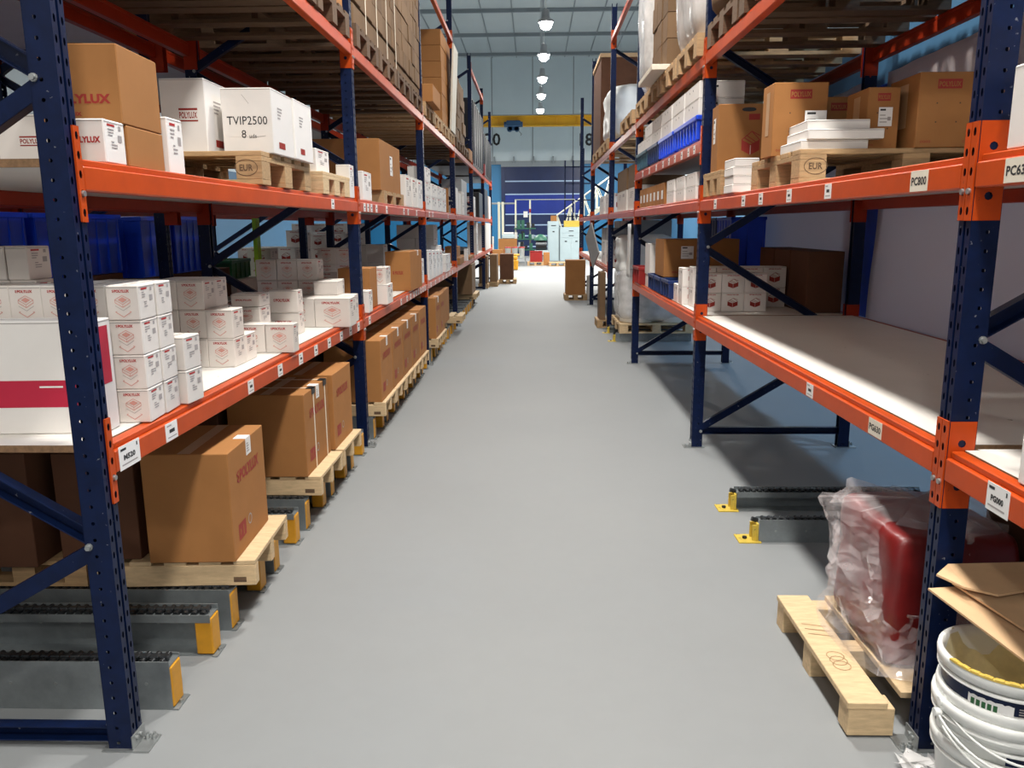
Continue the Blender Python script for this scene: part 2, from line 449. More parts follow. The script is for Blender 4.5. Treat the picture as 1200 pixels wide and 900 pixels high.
BPD = {}
def bearer_pallet(label, x0, x1, y0, y1, z0, h, wood='wood_pale', group=None, rot=0):
    """small pallet: three bearers along x, deck boards across them"""
    dx, dy = x1-x0, y1-y0; key = (round(dx, 3), round(dy, 3), h, wood)
    if key not in BPD:
        L = []; t = .018
        for y in (-dy/2, -.022, dy/2-.045):
            mb = MB(); mb.box(-dx/2, dx/2, y, y+.045, 0, h-t, wood, .004); mb.rect(Face((-dx/2, y, 0), (1, 0, 0), (0, 0, 1)), dx*.86, dx*.94, h*.15, h*.35, 'wood_shade_stamp') if y < -.1 else None
            L.append(('bearer', mb.data('bearer')))
        for k in range(5):
            x = -dx/2+k*(dx-.085)/4; mb = MB(); mb.box(x, x+.085, -dy/2, dy/2, h-t, h, wood, .002); L.append(('deck_board', mb.data('deck_board')))
        BPD[key] = L
    r = root('pallet', label, 'pallet', ((x0+x1)/2, (y0+y1)/2, z0), rot, group)
    for n, dt in BPD[key]: link(n, dt, r)
    return r

# ------------------------------------------------------------------ cartons
def hexmark(mb, F, a, b, h, m):
    w = h*.5
    mb.line(F, (a, b+h*.72), (a+w, b+h*.95), h*.16, m); mb.line(F, (a, b+h*.72), (a+w, b+h*.45), h*.16, m)
    mb.line(F, (a+w, b+h*.45), (a, b+h*.18), h*.16, m); mb.line(F, (a, b+h*.30), (a+w, b+h*.02), h*.16, m)
def wordmark(mb, F, a, b, h, m, wide, align='c'):
    hw = h*.6
    x0 = a-wide/2 if align == 'c' else a
    hexmark(mb, F, x0, b, h, m); mb.txt(F, 'POLYLUX', x0+hw+h*.1, b, h, m, 'l', .05, wide=wide-hw-h*.1)
def tray_icon(mb, F, cx, cy, w, h):
    def pt(x, y): return (cx+x*w/2, cy+y*h)
    lw = h*.022
    A = [(0, 1), (1, .8), (0, .58), (-1, .8)]
    mb.poly(F, [pt(x*.62, .8+(y-.8)*.6) for x, y in A], 'ink_pale', .0006)
    for p, q in zip(A, A[1:]+A[:1]): mb.line(F, pt(*p), pt(*q), lw*1.3, 'ink_pale')
    for y in (.13, ): 
        for x in (-1, 1): mb.line(F, pt(x, .8-y), pt(0, .58-y), lw*1.5, 'ink_pale')
    for x in (-1, 0, 1): mb.line(F, pt(x, .8 if x else .58), pt(x, (.8 if x else .58)-.13), lw, 'ink_pale')
    for x in (-1, 1):
        mb.line(F, pt(x, .52), pt(0, .30), lw, 'ink_grey'); mb.line(F, pt(x*1.05, .24), pt(0, 0), lw*1.6, 'ink_pale'); mb.line(F, pt(x*1.05, .24), pt(x*.8, .27), lw, 'ink_pale')
def cube_icon(mb, F, cx, cy, w, h, m='ink_orange'):
    def pt(x, y): return (cx+x*w/2, cy+y*h)
    mb.poly(F, [pt(-1, .62), pt(-1, .2), pt(0, 0), pt(0, .42)], m); mb.poly(F, [pt(0, .42), pt(0, 0), pt(1, .2), pt(1, .62)], m)
    lw = h*.035
    for p, q in (((-1, .62), (0, .42)), ((0, .42), (1, .62)), ((1, .62), (.1, .98)), ((.1, .98), (-1, .62)), ((-.5, .82), (.55, .55)), ((-.75, .72), (.3, .48)), ((.1, .98), (1, .8))):
        mb.line(F, pt(*p), pt(*q), lw, m)
    mb.line(F, pt(0, .4), pt(0, .02), lw*.8, 'carton_white', .001)
BX = {}
def carton_data(style, w, d, h, side, col, seed):
    key = (style, round(w, 3), round(d, 3), round(h, 3), side, col, seed)
    if key in BX: return BX[key]
    mb = MB(); mb.box(-w/2, w/2, -d/2, d/2, 0, h, col, .003)
    FR = Face((-w/2, -d/2, 0), (1, 0, 0), (0, 0, 1))                                    # faces the camera end
    FA = Face((w/2, -d/2, 0), (0, 1, 0), (0, 0, 1)) if side == 'L' else Face((-w/2, d/2, 0), (0, -1, 0), (0, 0, 1))   # faces the aisle
    FT = Face((-w/2, -d/2, h), (1, 0, 0), (0, 1, 0))
    kraft = col.startswith('kraft')
    if w >= d: mb.rect(FT, 0.004, w-.004, d/2-.0015, d/2+.0015, 'crease')
    else: mb.rect(FT, w/2-.0015, w/2+.0015, .004, d-.004, 'crease')
    if kraft and style not in ('plain', 'block'):
        if w >= d: mb.rect(FT, 0.002, w-.002, d/2-.025, d/2+.025, 'tape', .0012)
        else: mb.rect(FT, w/2-.025, w/2+.025, .002, d-.002, 'tape', .0012)
    if not kraft: mb.rect(FR, .003, w-.003, h-.0075, h-.0055, 'ink_grey'); mb.rect(FA, .003, d-.003, h-.0075, h-.0055, 'ink_grey')
    if style == 'tray':
        wordmark(mb, FR, w*.47, h*.80, h*.085, 'ink_red', w*.52)
        tray_icon(mb, FR, w*.5, h*.10, w*.46, h*.62)
    if style == 'lux': wordmark(mb, FR, w*.44, h*.48, h*.14, 'ink_red', w*.58)
    if style in ('tray', 'lux', 'ends'):
        mb.rect(FA, d*.16, d*.52, h*.86, h*.91, 'ink_red'); mb.rect(FA, d*.7, d*.82, h*.8, h*.9, 'ink_grey')
        bars(mb, FA, d*.18, d*.5, h*.62, h*.82, 3, seed); bars(mb, FA, d*.3, d*.62, h*.34, h*.54, 3, seed+1); mb.rect(FA, d*.64, d*.84, h*.52, h*.68, 'ink_grey')
    if style == 'cube':
        wordmark(mb, FR, w*.5, h*.86, h*.06, 'ink_red', w*.55); cube_icon(mb, FR, w*.5, h*.22, w*.46, h*.5)
        bars(mb, FA, d*.2, d*.5, h*.55, h*.85, 4, seed); mb.rect(FA, d*.6, d*.8, h*.7, h*.85, 'ink_grey')
    if style == 'dots':
        for k in (0, 1): mb.ring(FA, d*(.35+.25*k), h*.68, h*.07, h*.069, 'ink_black', 10)
        for k in (0, 1): mb.ring(FR, w*(.2+.2*k), h*.68, h*.07, h*.069, 'ink_black', 10)
    if style == 'floor':
        wordmark(mb, FA, d*.5, h*.66, h*.115, 'ink_orange', d*.62)
        mb.rect(FA, d*.14, d*.34, h*.14, h*.29, 'ink_orange')
        mb.poly(FA, [(d*.18, h*.17), (d*.18, h*.25), (d*.205, h*.22)], col, .0012); mb.rect(FA, d*.26, d*.275, h*.16, h*.25, col, .0012)
        mb.ring(FA, d*.46, h*.235, d*.05, d*.012, 'ink_grey')
    if style == 'boxedlux':
        mb.rect(FR, w*.3, w*.7, h*.78, h*.905, 'ink_orange'); mb.txt(FR, 'POLYLUX', w*.5, h*.805, h*.07, col, bold=.03, lift=.0014, wide=w*.36)
        for k in range(4): mb.ring(FR, w*(.1+.045*k), h*.08, w*.02, w*.008, 'ink_orange', 8)
        mb.ring(FR, w*.8, h*.08, w*.022, w*.006, 'ink_orange', 6)
        for a, b in ((.3, .58), (.68, .58), (.3, .33), (.64, .33)): mb.rect(FR, w*a, w*a+.006, h*b, h*b+.006, 'crease')
        mb.rect(FA, d*.35, d*.65, h*.3, h*.9, 'tape', .001)
    if style == 'cubebig':
        cube_icon(mb, FR, w*.6, h*.24, w*.33, h*.36); mb.rect(FR, w*.55, w*.75, h*.76, h*.85, 'ink_orange', .0006)
        mb.poly(FR, [(w*(.55+.13*math.cos(2*PI*i/16)), h*.915+h*.035*math.sin(2*PI*i/16)*(1 if abs(math.sin(2*PI*i/16)) < .8 else .9)) for i in range(16)], 'ink_black', .001)
    if style == 'luxside':
        wordmark(mb, FR, w*.5, h*.42, h*.09, 'ink_orange', w*.42)
    if style == 'whitelux':
        mb.rect(FR, w*.4, w*.82, h*.42, h*.60, 'ink_orange'); mb.rect(FR, w*.4, w*.82, h*.44, h*.57, col, .0012)
        mb.txt(FR, 'POLYLUX', w*.61, h*.46, h*.09, 'ink_orange', lift=.0016, wide=w*.4)
        mb.rect(FA, d*.25, d*.5, h*.1, h*.2, 'ink_orange'); bars(mb, FA, d*.25, d*.5, h*.55, h*.75, 4, seed)
    if style == 'hand':
        mb.rect(FR, w*.12, w*.8, h*.26, h*.66, 'carton_bright', .0006)
        mb.txt(FR, 'TVIP2500', w*.5, h*.44, h*.13, 'ink_black', bold=.005, lift=.0012, wide=w*.8)
        mb.txt(FR, '8', w*.42, h*.24, h*.12, 'ink_black', bold=.0, lift=.0012); mb.txt(FR, 'uds', w*.6, h*.24, h*.06, 'ink_black', bold=0, lift=.0012)
        mb.line(FR, (w*.52, h*.24), (w*.85, h*.27), .002, 'ink_grey')
        mb.line(FR, (w*.42, h*.9), (w*.55, h*.76), .0015, 'ink_grey')
        mb.rect(FA, d*.25, d*.55, h*.1, h*.2, 'ink_orange'); bars(mb, FA, d*.25, d*.5, h*.55, h*.75, 4, seed)
    if style == 'wlabel':                                # tall white strip label printed on the aisle side
        mb.rect(FA, d*.32, d*.6, h*.45, h*.72, 'paper'); bars(mb, FA, d*.34, d*.58, h*.47, h*.7, 5, seed)
    if style == 'binder':
        mb.rect(FA, d*.25, d*.75, h*.25, h*.66, 'paper')
    if style == 'luxlow': mb.txt(FR, 'POLYLUX', w*.35, h*.10, h*.05, 'ink_orange', bold=.05, wide=w*.32)
    BX[key] = mb.data('carton')
    return BX[key]
def carton(label, x0, x1, y0, y1, z0, z1, style='plain', side='L', col='carton_white', group=None, rot=0., name=None, cat='carton', seed=0):
    name = name or ('brown_carton' if col.startswith('kraft') else 'white_carton' if col.startswith('carton') else 'carton')
    me = carton_data(style, x1-x0, y1-y0, z1-z0, side, col, seed)
    return tag(link(name, me, None, ((x0+x1)/2, (y0+y1)/2, z0), rot), label, cat, group)
def edge_label(c, w, d, h, side, y=0., drop=.07, over=.05, wide=.06, name='shipping_label', m='paper'):
    """a sticker folded over the top edge on the aisle side"""
    s = 1 if side == 'L' else -1; mb = MB(); X = s*(w/2)
    mb.box(X, X+s*.0012, y-wide/2, y+wide/2, h-drop, h+.001, m); mb.box(X-s*over, X+s*.0012, y-wide/2, y+wide/2, h, h+.0012, m)
    F = Face((X+s*.0012, y-wide/2 if s > 0 else y+wide/2, h-drop), (0, s, 0), (0, 0, 1))
    bars(mb, F, wide*.1, wide*.8, drop*.15, drop*.75, 4, 3)
    return mb.build(name, c)
def face_label(c, F, a0, a1, b0, b1, seed=1, name='shipping_label'):
    mb = MB(); mb.rect(F, a0, a1, b0, b1, 'paper', .0013); w = a1-a0; h = b1-b0
    mb.rect(F, a0+w*.1, a0+w*.5, b1-h*.18, b1-h*.08, 'ink_black', .0017)
    for k in range(3):
        y = b0+h*(.2+.18*k); mb.rect(F, a0+w*.1, a0+w*(.5+.12*((k+seed) % 3)), y, y+h*.05, 'ink_grey', .0017)
    mb.rect(F, a1-w*.34, a1-w*.1, b0+h*.3, b0+h*.5, 'ink_grey', .0017)
    return mb.build(name, c)
ORD = ['first', 'second', 'third', 'fourth', 'fifth', 'sixth', 'seventh', 'eighth', 'ninth', 'tenth', 'eleventh', 'twelfth']
rnd = random.Random(11)
# ------------------------------------------------------------------ the room
def floor_material():
    m = bpy.data.materials.new('painted_floor'); m.use_nodes = True; nt = m.node_tree; N = nt.nodes; L = nt.links; b = N['Principled BSDF']
    tc = N.new('ShaderNodeTexCoord'); n1 = N.new('ShaderNodeTexNoise'); n1.inputs['Scale'].default_value = .7; n1.inputs['Detail'].default_value = 8
    L.new(tc.outputs['Object'], n1.inputs['Vector']); r = N.new('ShaderNodeValToRGB')
    r.color_ramp.elements[0].position = .3; r.color_ramp.elements[0].color = (.243, .254, .258, 1)
    r.color_ramp.elements[1].position = .7; r.color_ramp.elements[1].color = (.262, .272, .274, 1)
    L.new(n1.outputs['Fac'], r.inputs['Fac'])
    n2 = N.new('ShaderNodeTexNoise'); n2.inputs['Scale'].default_value = 9; n2.inputs['Detail'].default_value = 8; L.new(tc.outputs['Object'], n2.inputs['Vector'])
    mr = N.new('ShaderNodeMapRange'); mr.inputs['To Min'].default_value = .58; mr.inputs['To Max'].default_value = .68; b.inputs['Specular IOR Level'].default_value = .3
    L.new(n2.outputs['Fac'], mr.inputs['Value']); L.new(mr.outputs['Result'], b.inputs['Roughness'])
    mx = N.new('ShaderNodeMix'); mx.data_type = 'RGBA'; mx.blend_type = 'MULTIPLY'; mx.inputs['Factor'].default_value = .04
    r2 = N.new('ShaderNodeValToRGB'); r2.color_ramp.elements[0].position = .42; r2.color_ramp.elements[0].color = (.6, .6, .6, 1); r2.color_ramp.elements[1].position = .55
    L.new(n2.outputs['Fac'], r2.inputs['Fac']); L.new(r.outputs['Color'], mx.inputs['A']); L.new(r2.outputs['Color'], mx.inputs['B'])
    L.new(mx.outputs['Result'], b.inputs['Base Color']); MATS['floor'] = m
floor_material()
mat('wall_panel', (.62, .71, .75), .5, var=.05, scale=1)
mat('wall_blue', (.008, .15, .33), .5, var=.08, scale=1)
mat('wall_band', (.06, .16, .28), .5, var=.06, scale=1)
mat('seam', (.22, .25, .27), .6)
mat('ceiling_sheet', (.50, .55, .56), .55, var=.06, scale=.6)
mat('purlin', (.22, .25, .27), .5)
mat('shutter', (.004, .016, .075), .35, var=.2, scale=2)
mat('shutter_bright', (.006, .026, .24), .3, var=.2, scale=2)
mat('shutter_line', (.30, .42, .60), .5)
mat('crane_yellow', (.85, .45, .01), .4, var=.08, scale=3)
WX0, WX1, WY = -9., 7., 42.
mb = MB(); mb.box(WX0, WX1, -10, WY, -.1, 0, 'floor'); struct('floor', mb)
mb = MB(); mb.box(WX0, WX1, WY, WY+.2, 4.62, 9.8, 'wall_panel'); mb.box(WX0, WX1, WY, WY+.2, 0, 4.62, 'wall_blue')
for k in range(8):
    x = -8.2+k*2.05
    mb.box(x-.02, x+.02, WY-.012, WY, 4.75, 9.8, 'seam')
mb.box(WX0, WX1, WY-.12, WY, 4.62, 4.78, 'seam')
for k in range(16): mb.box(-8+k*1.0, -7.92+k*1.0, WY-.2, WY-.12, 4.66, 5.0, 'seam')
F = Face((0, WY-.013, 0), (1, 0, 0), (0, 0, 1))
mb.txt(F, '20', -2.05, 5.55, .62, 'ink_black', bold=.02); mb.txt(F, '18', 2.72, 5.5, .62, 'ink_black', bold=.02)
struct('wall_back', mb)
mb = MB(); mb.box(WX0-.2, WX0, -10, WY, 3.2, 9.8, 'wall_panel'); mb.box(WX0-.2, WX0, -10, WY, 0, 3.2, 'wall_band'); struct('wall_left', mb)
mb = MB(); mb.box(WX1, WX1+.2, -10, WY, 2.6, 9.8, 'wall_panel'); mb.box(WX1, WX1+.2, -10, WY, 0, 2.6, 'wall_band'); struct('wall_right', mb)
mb = MB(); mb.box(WX0, WX1, -10, WY, 9.8, 9.95, 'ceiling_sheet')
for y in range(-8, 42, 4): mb.box(WX0, WX1, y+1-.06, y+1+.06, 9.66, 9.8, 'purlin')
for k in range(13):
    x = -8+k*1.2; mb.box(x-.02, x+.02, -10, WY, 9.765, 9.8, 'purlin')
struct('ceiling', mb)
# roller door in the far wall
mb = MB(); dx0, dx1, dz = -1.42, 2.42, 4.5
mb.box(dx0, dx1, WY-.06, WY-.02, 0, dz, 'shutter'); mb.box(dx0, dx1, WY-.065, WY-.02, 2.15, 3.1, 'shutter_bright')
for z in (.45, 1.0, 1.55, 2.1, 3.1, 3.75): mb.box(dx0, dx1, WY-.075, WY-.06, z, z+.06, 'shutter_line')
for x in (dx0-.2, dx1): mb.box(x, x+.2, WY-.1, WY-.02, 0, dz, 'shutter')
mb.box(dx0-.2, dx1+.2, WY-.12, WY-.02, dz, dz+.12, 'seam')
struct('door_1', mb)

# overhead travelling crane
r = root('overhead_crane', 'yellow overhead crane girder spanning the hall below the ceiling', 'crane', (.3, 38, 6.0), 0, None, 'thing')
mb = MB(); mb.box(-9.28, 6.68, -.15, .15, .42, .47, 'crane_yellow'); mb.box(-9.28, 6.68, -.02, .02, .05, .42, 'crane_yellow'); mb.box(-9.28, 6.68, -.15, .15, 0, .05, 'crane_yellow')
for k in range(17): mb.box(-9.1+k*.9, -9.08+k*.9, -.13, .13, .05, .42, 'crane_yellow')
mb.build('girder', r)
mb = MB(); mb.box(-9.28, 6.68, -.05, .05, .47, .53, 'steel'); mb.build('top_rail', r)
mb = MB(); mb.box(-1.50, -.85, -.5, -.18, -.02, .22, 'hoist_blue', .03); mb.cyl((-1.6, -.34, .06), (-.75, -.34, .06), .12, 'hoist_blue', n=14); mb.cyl((-1.35, -.4, -.14), (-1.35, -.2, -.14), .12, 'hoist_blue', n=14); mb.cyl((-1.02, -.4, -.14), (-1.02, -.2, -.14), .12, 'hoist_blue', n=14)
mb.box(-1.45, -.95, -.2, .12, -.08, .0, 'hoist_blue'); mb.box(-1.4, -.95, -.4, -.2, -.2, -.02, 'hoist_blue'); mb.build('hoist', r)
mb = MB(); mb.tube([(-.95, -.3, -.2), (-.8, -.3, -.36), (-.86, -.3, -.42)], .02, 'steel'); mb.build('hook', r)

# ceiling lamps down the middle of the aisle
LZ = 5.5
def lamp(y, label, power):
    r = root('ceiling_lamp', label, 'lamp', (.27, y, LZ), 0, 'ceiling lamps above the aisle', 'thing')
    mb = MB(); mb.lathe([(.05, .30), (.07, .28), (.08, .14), (.15, .10), (.16, .06), (.15, .05)], (0, 0, 0), 'lamp_body', 20)
    mb.build('housing', r)
    mb = MB(); mb.lathe([(0.0001, -.09), (.06, -.08), (.105, -.04), (.125, .02), (.12, .05), (.09, .06)], (0, 0, 0), 'lamp_lens', 20); mb.build('lens', r)
    mb = MB(); mb.cyl((0, 0, .30), (0, 0, 9.8-LZ), .008, 'lamp_body', n=6); mb.build('cable', r)
    l = bpy.data.lights.new('lamp_light', 'AREA'); l.shape = 'DISK'; l.size = .5; l.energy = power; l.color = (1, .965, .91); l.spread = R(160)
    o = bpy.data.objects.new('lamp_light', l); C.objects.link(o); o.parent = r; o.location = (0, 0, -.11)
YS = [-1.1, 1.9, 4.9, 8.0, 11.0, 14.1, 17.1, 20.2, 23.2, 26.1, 29.3]
for i, y in enumerate(YS):
    lab = 'round high-bay lamp over the aisle, %s counted from the camera' % ORD[i]
    lamp(y, lab, 225 if y < 6 else 125 if y < 10 else 70 if y < 18 else 150 if y < 21 else 420)
# unseen lamps, added to light the space behind both rack rows
def added_lamp(x, y, power, label, col=(1, .96, .9)):
    r = root('ceiling_lamp', label, 'lamp', (x, y, LZ), 0, None, 'thing')
    mb = MB(); mb.lathe([(.05, .30), (.07, .28), (.08, .14), (.15, .10), (.16, .06), (.15, .05)], (0, 0, 0), 'lamp_body', 20); mb.build('housing', r)
    mb = MB(); mb.lathe([(0.0001, -.09), (.06, -.08), (.105, -.04), (.125, .02), (.12, .05), (.09, .06)], (0, 0, 0), 'lamp_lens', 20); mb.build('lens', r)
    mb = MB(); mb.cyl((0, 0, .30), (0, 0, 9.8-LZ), .008, 'lamp_body', n=6); mb.build('cable', r)
    l = bpy.data.lights.new('lamp_light', 'AREA'); l.shape = 'DISK'; l.size = .5; l.energy = power; l.color = col
    o = bpy.data.objects.new('lamp_light', l); C.objects.link(o); o.parent = r; o.location = (0, 0, -.11)
for i, y in enumerate((6, 14, 22, 30)): added_lamp(-5.4, y, (60, 70, 150, 260)[i], 'added unseen lamp above the aisle behind the left racks, %s from the camera' % ORD[i])
for i, y in enumerate((3.5, 9, 17)): added_lamp(4.2, y, (170, 150, 80)[i], 'added unseen lamp above the aisle behind the right rack, %s from the camera' % ORD[i], (.32, .62, 1))  # added with a blue tint to turn the floor behind the rack bluish

for i, (x, y, p) in enumerate(((-1.6, -4.0, 130), (1.0, -6.5, 70), (-4.5, -5.0, 60))): added_lamp(x, y, p, 'added unseen fill lamp behind the camera, %s' % ('left of the aisle', 'right of the aisle', 'farthest left')[i])  # added as fill for shelf fronts and the bucket corner
for i, (x, y) in enumerate(((-3.4, 36.5), (4.6, 28), (3.8, 36.5))): added_lamp(x, y, 950, 'added unseen lamp in the far part of the hall, %s' % ('left', 'right, nearer', 'right, farther')[i])  # added to brighten the far wall and floor

# ------------------------------------------------------------------ rack structure
LY = [2.11, 5.46, 8.87, 12.40, 16.1, 19.8, 23.4]; LH = [6, 6, 6, 4.9, 4.8, 4.75, 4.7]
RY = [-1.25, 2.146, 5.454, 8.935, 11.99, 15.73, 19.4]; RH = [6, 6, 6, 6, 4.6, 4.6, 4.45]
XO = {('L', 0): -.028, ('R', 0): .027, ('R', 1): .027}   # the rows bow out a little at their near ends
Z1 = {'L': .855, 'R': .847}; Z2 = {'L': 1.650, 'R': 1.637}; Z3 = {'L': 2.65, 'R': 2.56}
fnL, rnL = (.655, 1.93, 3.2, 4.5, 5.75), (.06, 1.29, 2.56, 3.85, 5.1)
fnR, rnR = (.12, 1.40, 2.7, 4.0, 5.3), (.76, 2.05, 3.35, 4.6, 5.85)
for i, y in enumerate(LY):
    frame('L', y, LH[i], 'blue perforated upright frame with diagonal braces, %s along the left rack' % ORD[i], [z for z in fnL if z < LH[i]-.1], [z for z in rnL if z < LH[i]-.1], (.045,), None, LX+XO.get(('L', i), 0))
for i, y in enumerate(RY):
    fz, rz = (fnR, rnR) if i != 1 else ((1.24, 2.5, 3.75, 5.0), (.62, 1.86, 3.1, 4.4, 5.65))
    frame('R', y, RH[i], 'blue perforated upright frame with diagonal braces, %s along the right rack' % ORD[i] if i else 'blue upright frame of the right rack beside the camera',
          [z for z in fz if z < RH[i]-.1], [z for z in rz if z < RH[i]-.1], (.12,), None, RX+XO.get(('R', i), 0))
SM = lambda ys: [(y, .066, .056, '', False) for y in ys]
tags = {('L', 1, 0): [(2.255, .12, .072, 'M520', False), (2.53, .085, .06, '', False)]+SM([3.27, 3.66, 3.99, 4.27, 4.55, 4.84, 5.08, 5.31]),
        ('L', 1, 1): SM([5.68, 7.08, 7.42, 7.64, 7.86, 8.02, 8.18, 8.36, 8.52, 8.68]), ('L', 1, 2): SM([9.2+.42*k for k in range(7)]),
        ('L', 2, 0): SM([4.79]), ('L', 2, 1): SM([5.67, 5.79, 5.91, 6.1, 6.53, 7.4, 7.65, 8.21]), ('L', 2, 2): SM([9.22, 9.53, 11.26]),
        ('R', 1, 0): [(1.885, .095, .072, 'PG000', False)], ('R', 1, 1): [(2.59, .10, .055, 'PG630', True), (3.21, .075, .055, '', False)],
        ('R', 2, 0): [(1.955, .11, .058, 'PC630', True)], ('R', 2, 1): [(2.44, .105, .06, 'PC800', True)]+SM([3.16, 3.62, 4.05, 4.37, 5.01])}
LEV = {1: 'lower', 2: 'middle', 3: 'upper', 4: 'topmost'}
def bay(side, i, lev, z, rear=True, mt=None):
    ys = LY if side == 'L' else RY; nm = 'left' if side == 'L' else 'right'; rn = {'L': 1, 'R': 0}[side]
    where = 'bay %s of the %s rack' % (['zero', 'one', 'two', 'three', 'four', 'five', 'six'][i+rn], nm)
    where = '%s bay of the %s rack' % (ORD[i+rn-1] if i+rn > 0 else 'nearest', nm)
    crossbar(side, ys[i], ys[i+1], z, 'orange front crossbar at the %s level, %s' % (LEV.get(lev, lev), where), False, tags.get((side, lev, i), ()), mt, None, DEEP, XO.get((side, i), 0), XO.get((side, i+1), 0))
    if rear: crossbar(side, ys[i], ys[i+1], z, 'shade-toned orange rear crossbar at the %s level, %s' % (LEV.get(lev, lev), where), True, (), 'orange_shaded', None, DEEP, XO.get((side, i), 0), XO.get((side, i+1), 0))
for i in range(6):
    for l, zz in ((1, Z1), (2, Z2), (3, Z3)): bay('L', i, l, zz['L'])
bay('L', 2, 4, 4.2); bay('L', 4, 4, 4.47)
for i, ls in ((0, (1, 2)), (1, (1, 2, 3)), (2, (1, 2, 3)), (3, (2, 3)), (4, (1, 2, 3)), (5, (1, 2))):
    for l in ls: bay('R', i, l, {1: Z1, 2: Z2, 3: Z3}[l]['R'])
tags[('R', 'raised middle', 2)] = SM([5.71, 5.92, 6.18, 6.47, 6.75, 7.05, 7.43, 7.86, 8.33]); bay('R', 2, 'raised middle', 2.02); bay('R', 3, 4, 4.08)
for i in range(6):
    panel('L', LY[i], LY[i+1], .942, 'white-faced chipboard shelf at the lower level, %s bay of the left rack' % ORD[i], first=(i == 0), o0=XO.get(('L', i), 0))
    panel('L', LY[i], LY[i+1], 1.735, 'chipboard shelf at the middle level, %s bay of the left rack' % ORD[i], m='chipboard', first=(i == 0), o0=XO.get(('L', i), 0))
for i in (0, 1, 2, 4, 5):
    panel('R', RY[i], RY[i+1], .934, 'white-faced chipboard shelf at the lower level, %s' % ('nearest bay of the right rack' if i == 0 else '%s bay of the right rack' % ORD[i-1]), o0=XO.get(('R', i), 0), o1=XO.get(('R', i+1), 0))
for i in (0, 1, 2, 3, 4, 5):
    panel('R', RY[i], RY[i+1], 1.722, 'pale shelf board at the middle level, %s' % ('nearest bay of the right rack' if i == 0 else '%s bay of the right rack' % ORD[i-1]), m='board_white', o0=XO.get(('R', i), 0), o1=XO.get(('R', i+1), 0))
panel('R', RY[2], RY[3], 2.102, 'chipboard shelf on the raised middle bars, second bay of the right rack', m='chipboard')

# ------------------------------------------------------------------ pallet rails on the floor
RAILD = {}
def rail(side, y, opening, label, h=.155, x0=None, ln=1.02):
    """A zinc channel across the rack with a roller strip on top; opening = -1 towards the camera, +1 away."""
    s = -1 if side == 'L' else 1
    x0 = (LX if side == 'L' else RX) if x0 is None else x0
    r = root('pallet_rail', label, 'pallet rail', (x0, y, 0), 0, None, 'thing')
    key = (s, opening, h, ln)
    if key not in RAILD:
        d = .075*opening; a = MB()
        wy = -d/2
        a.box(0, s*ln, wy-.002, wy+.002, 0, h, 'zinc'); a.box(0, s*ln, wy, d/2, 0, .004, 'zinc'); a.box(0, s*ln, wy, d/2, h-.004, h, 'zinc')
        a.box(0, s*ln, d/2-.002, d/2+.002, h-.022, h+.008, 'zinc'); a.box(0, s*ln, wy-.002, wy+.002, h, h+.016, 'zinc')
        for k in range(7): a.cyl((s*(.08+k*.15), wy-.003, h*.6), (s*(.08+k*.15), wy+.003, h*.6), .006, 'steel', n=6)
        t = MB(); n = int(ln/.034)
        for k in range(n):
            x = s*(.03+k*.033); t.cyl((x, wy*.8, h+.006), (x, d*.4, h+.006), .011, 'steel_dark', n=8)
            t.box(x-.016, x+.016, (wy+d/2)/2-.012, (wy+d/2)/2+.012, h+.004, h+.02, 'steel_dark', .004)
        c = MB()
        if side == 'L':
            c.box(-.06, .004, wy*.92, d*.48, .006, h-.006, 'yellow', .004); c.box(.0, .02, wy*1.1, d*.6, 0, .005, 'zinc'); c.cyl((.012, 0, 0), (.012, 0, .014), .006, 'steel', n=6)
        else:
            c.box(-.10, .01, -.055, .055, 0, .006, 'pale_yellow'); c.box(-.012, .0, -.035, .035, .006, h*.95, 'pale_yellow', .003); c.box(-.03, -.012, -.03, -.02, .006, h*.85, 'pale_yellow'); c.box(-.03, -.012, .02, .03, .006, h*.85, 'pale_yellow')
            c.cyl((-.06, 0, .006), (-.06, 0, .016), .012, 'steel_dark', n=6); c.cyl((.0, .0, h), (-.03, 0, h+.01), .012, 'steel_dark', n=8)
        RAILD[key] = (a.data('channel'), t.data('roller_strip'), c.data('end_stop'))
    for nm, d in zip(('channel', 'roller_strip', 'end_stop'), RAILD[key]): link(nm, d, r)
    return r
for b, (ya, n) in enumerate(((2.32, 6), (5.68, 6), (9.08, 6), (12.7, 6))):
    for k in range(n):
        y = ya+.52*k
        lab = 'zinc pallet rail with yellow end, left rack, %s bay, %s lane, ' % (ORD[b], ORD[k])
        rail('L', y+.035, 1, lab+'near rail'); rail('L', y+.365, -1, lab+'far rail')
rail('R', 3.78, 1, 'grey floor rail with yellow foot plate, nearer of the pair beside the red bag', .10)
rail('R', 4.22, -1, 'grey floor rail with yellow foot plate, farther of the pair behind the red bag', .10)
rail('R', 10.74, 1, 'grey floor rail with yellow foot plate under the pallet of wrapped white rolls', .10)
rail('R', 11.6, -1, 'grey floor rail under the far side of the wrapped white rolls', .10)

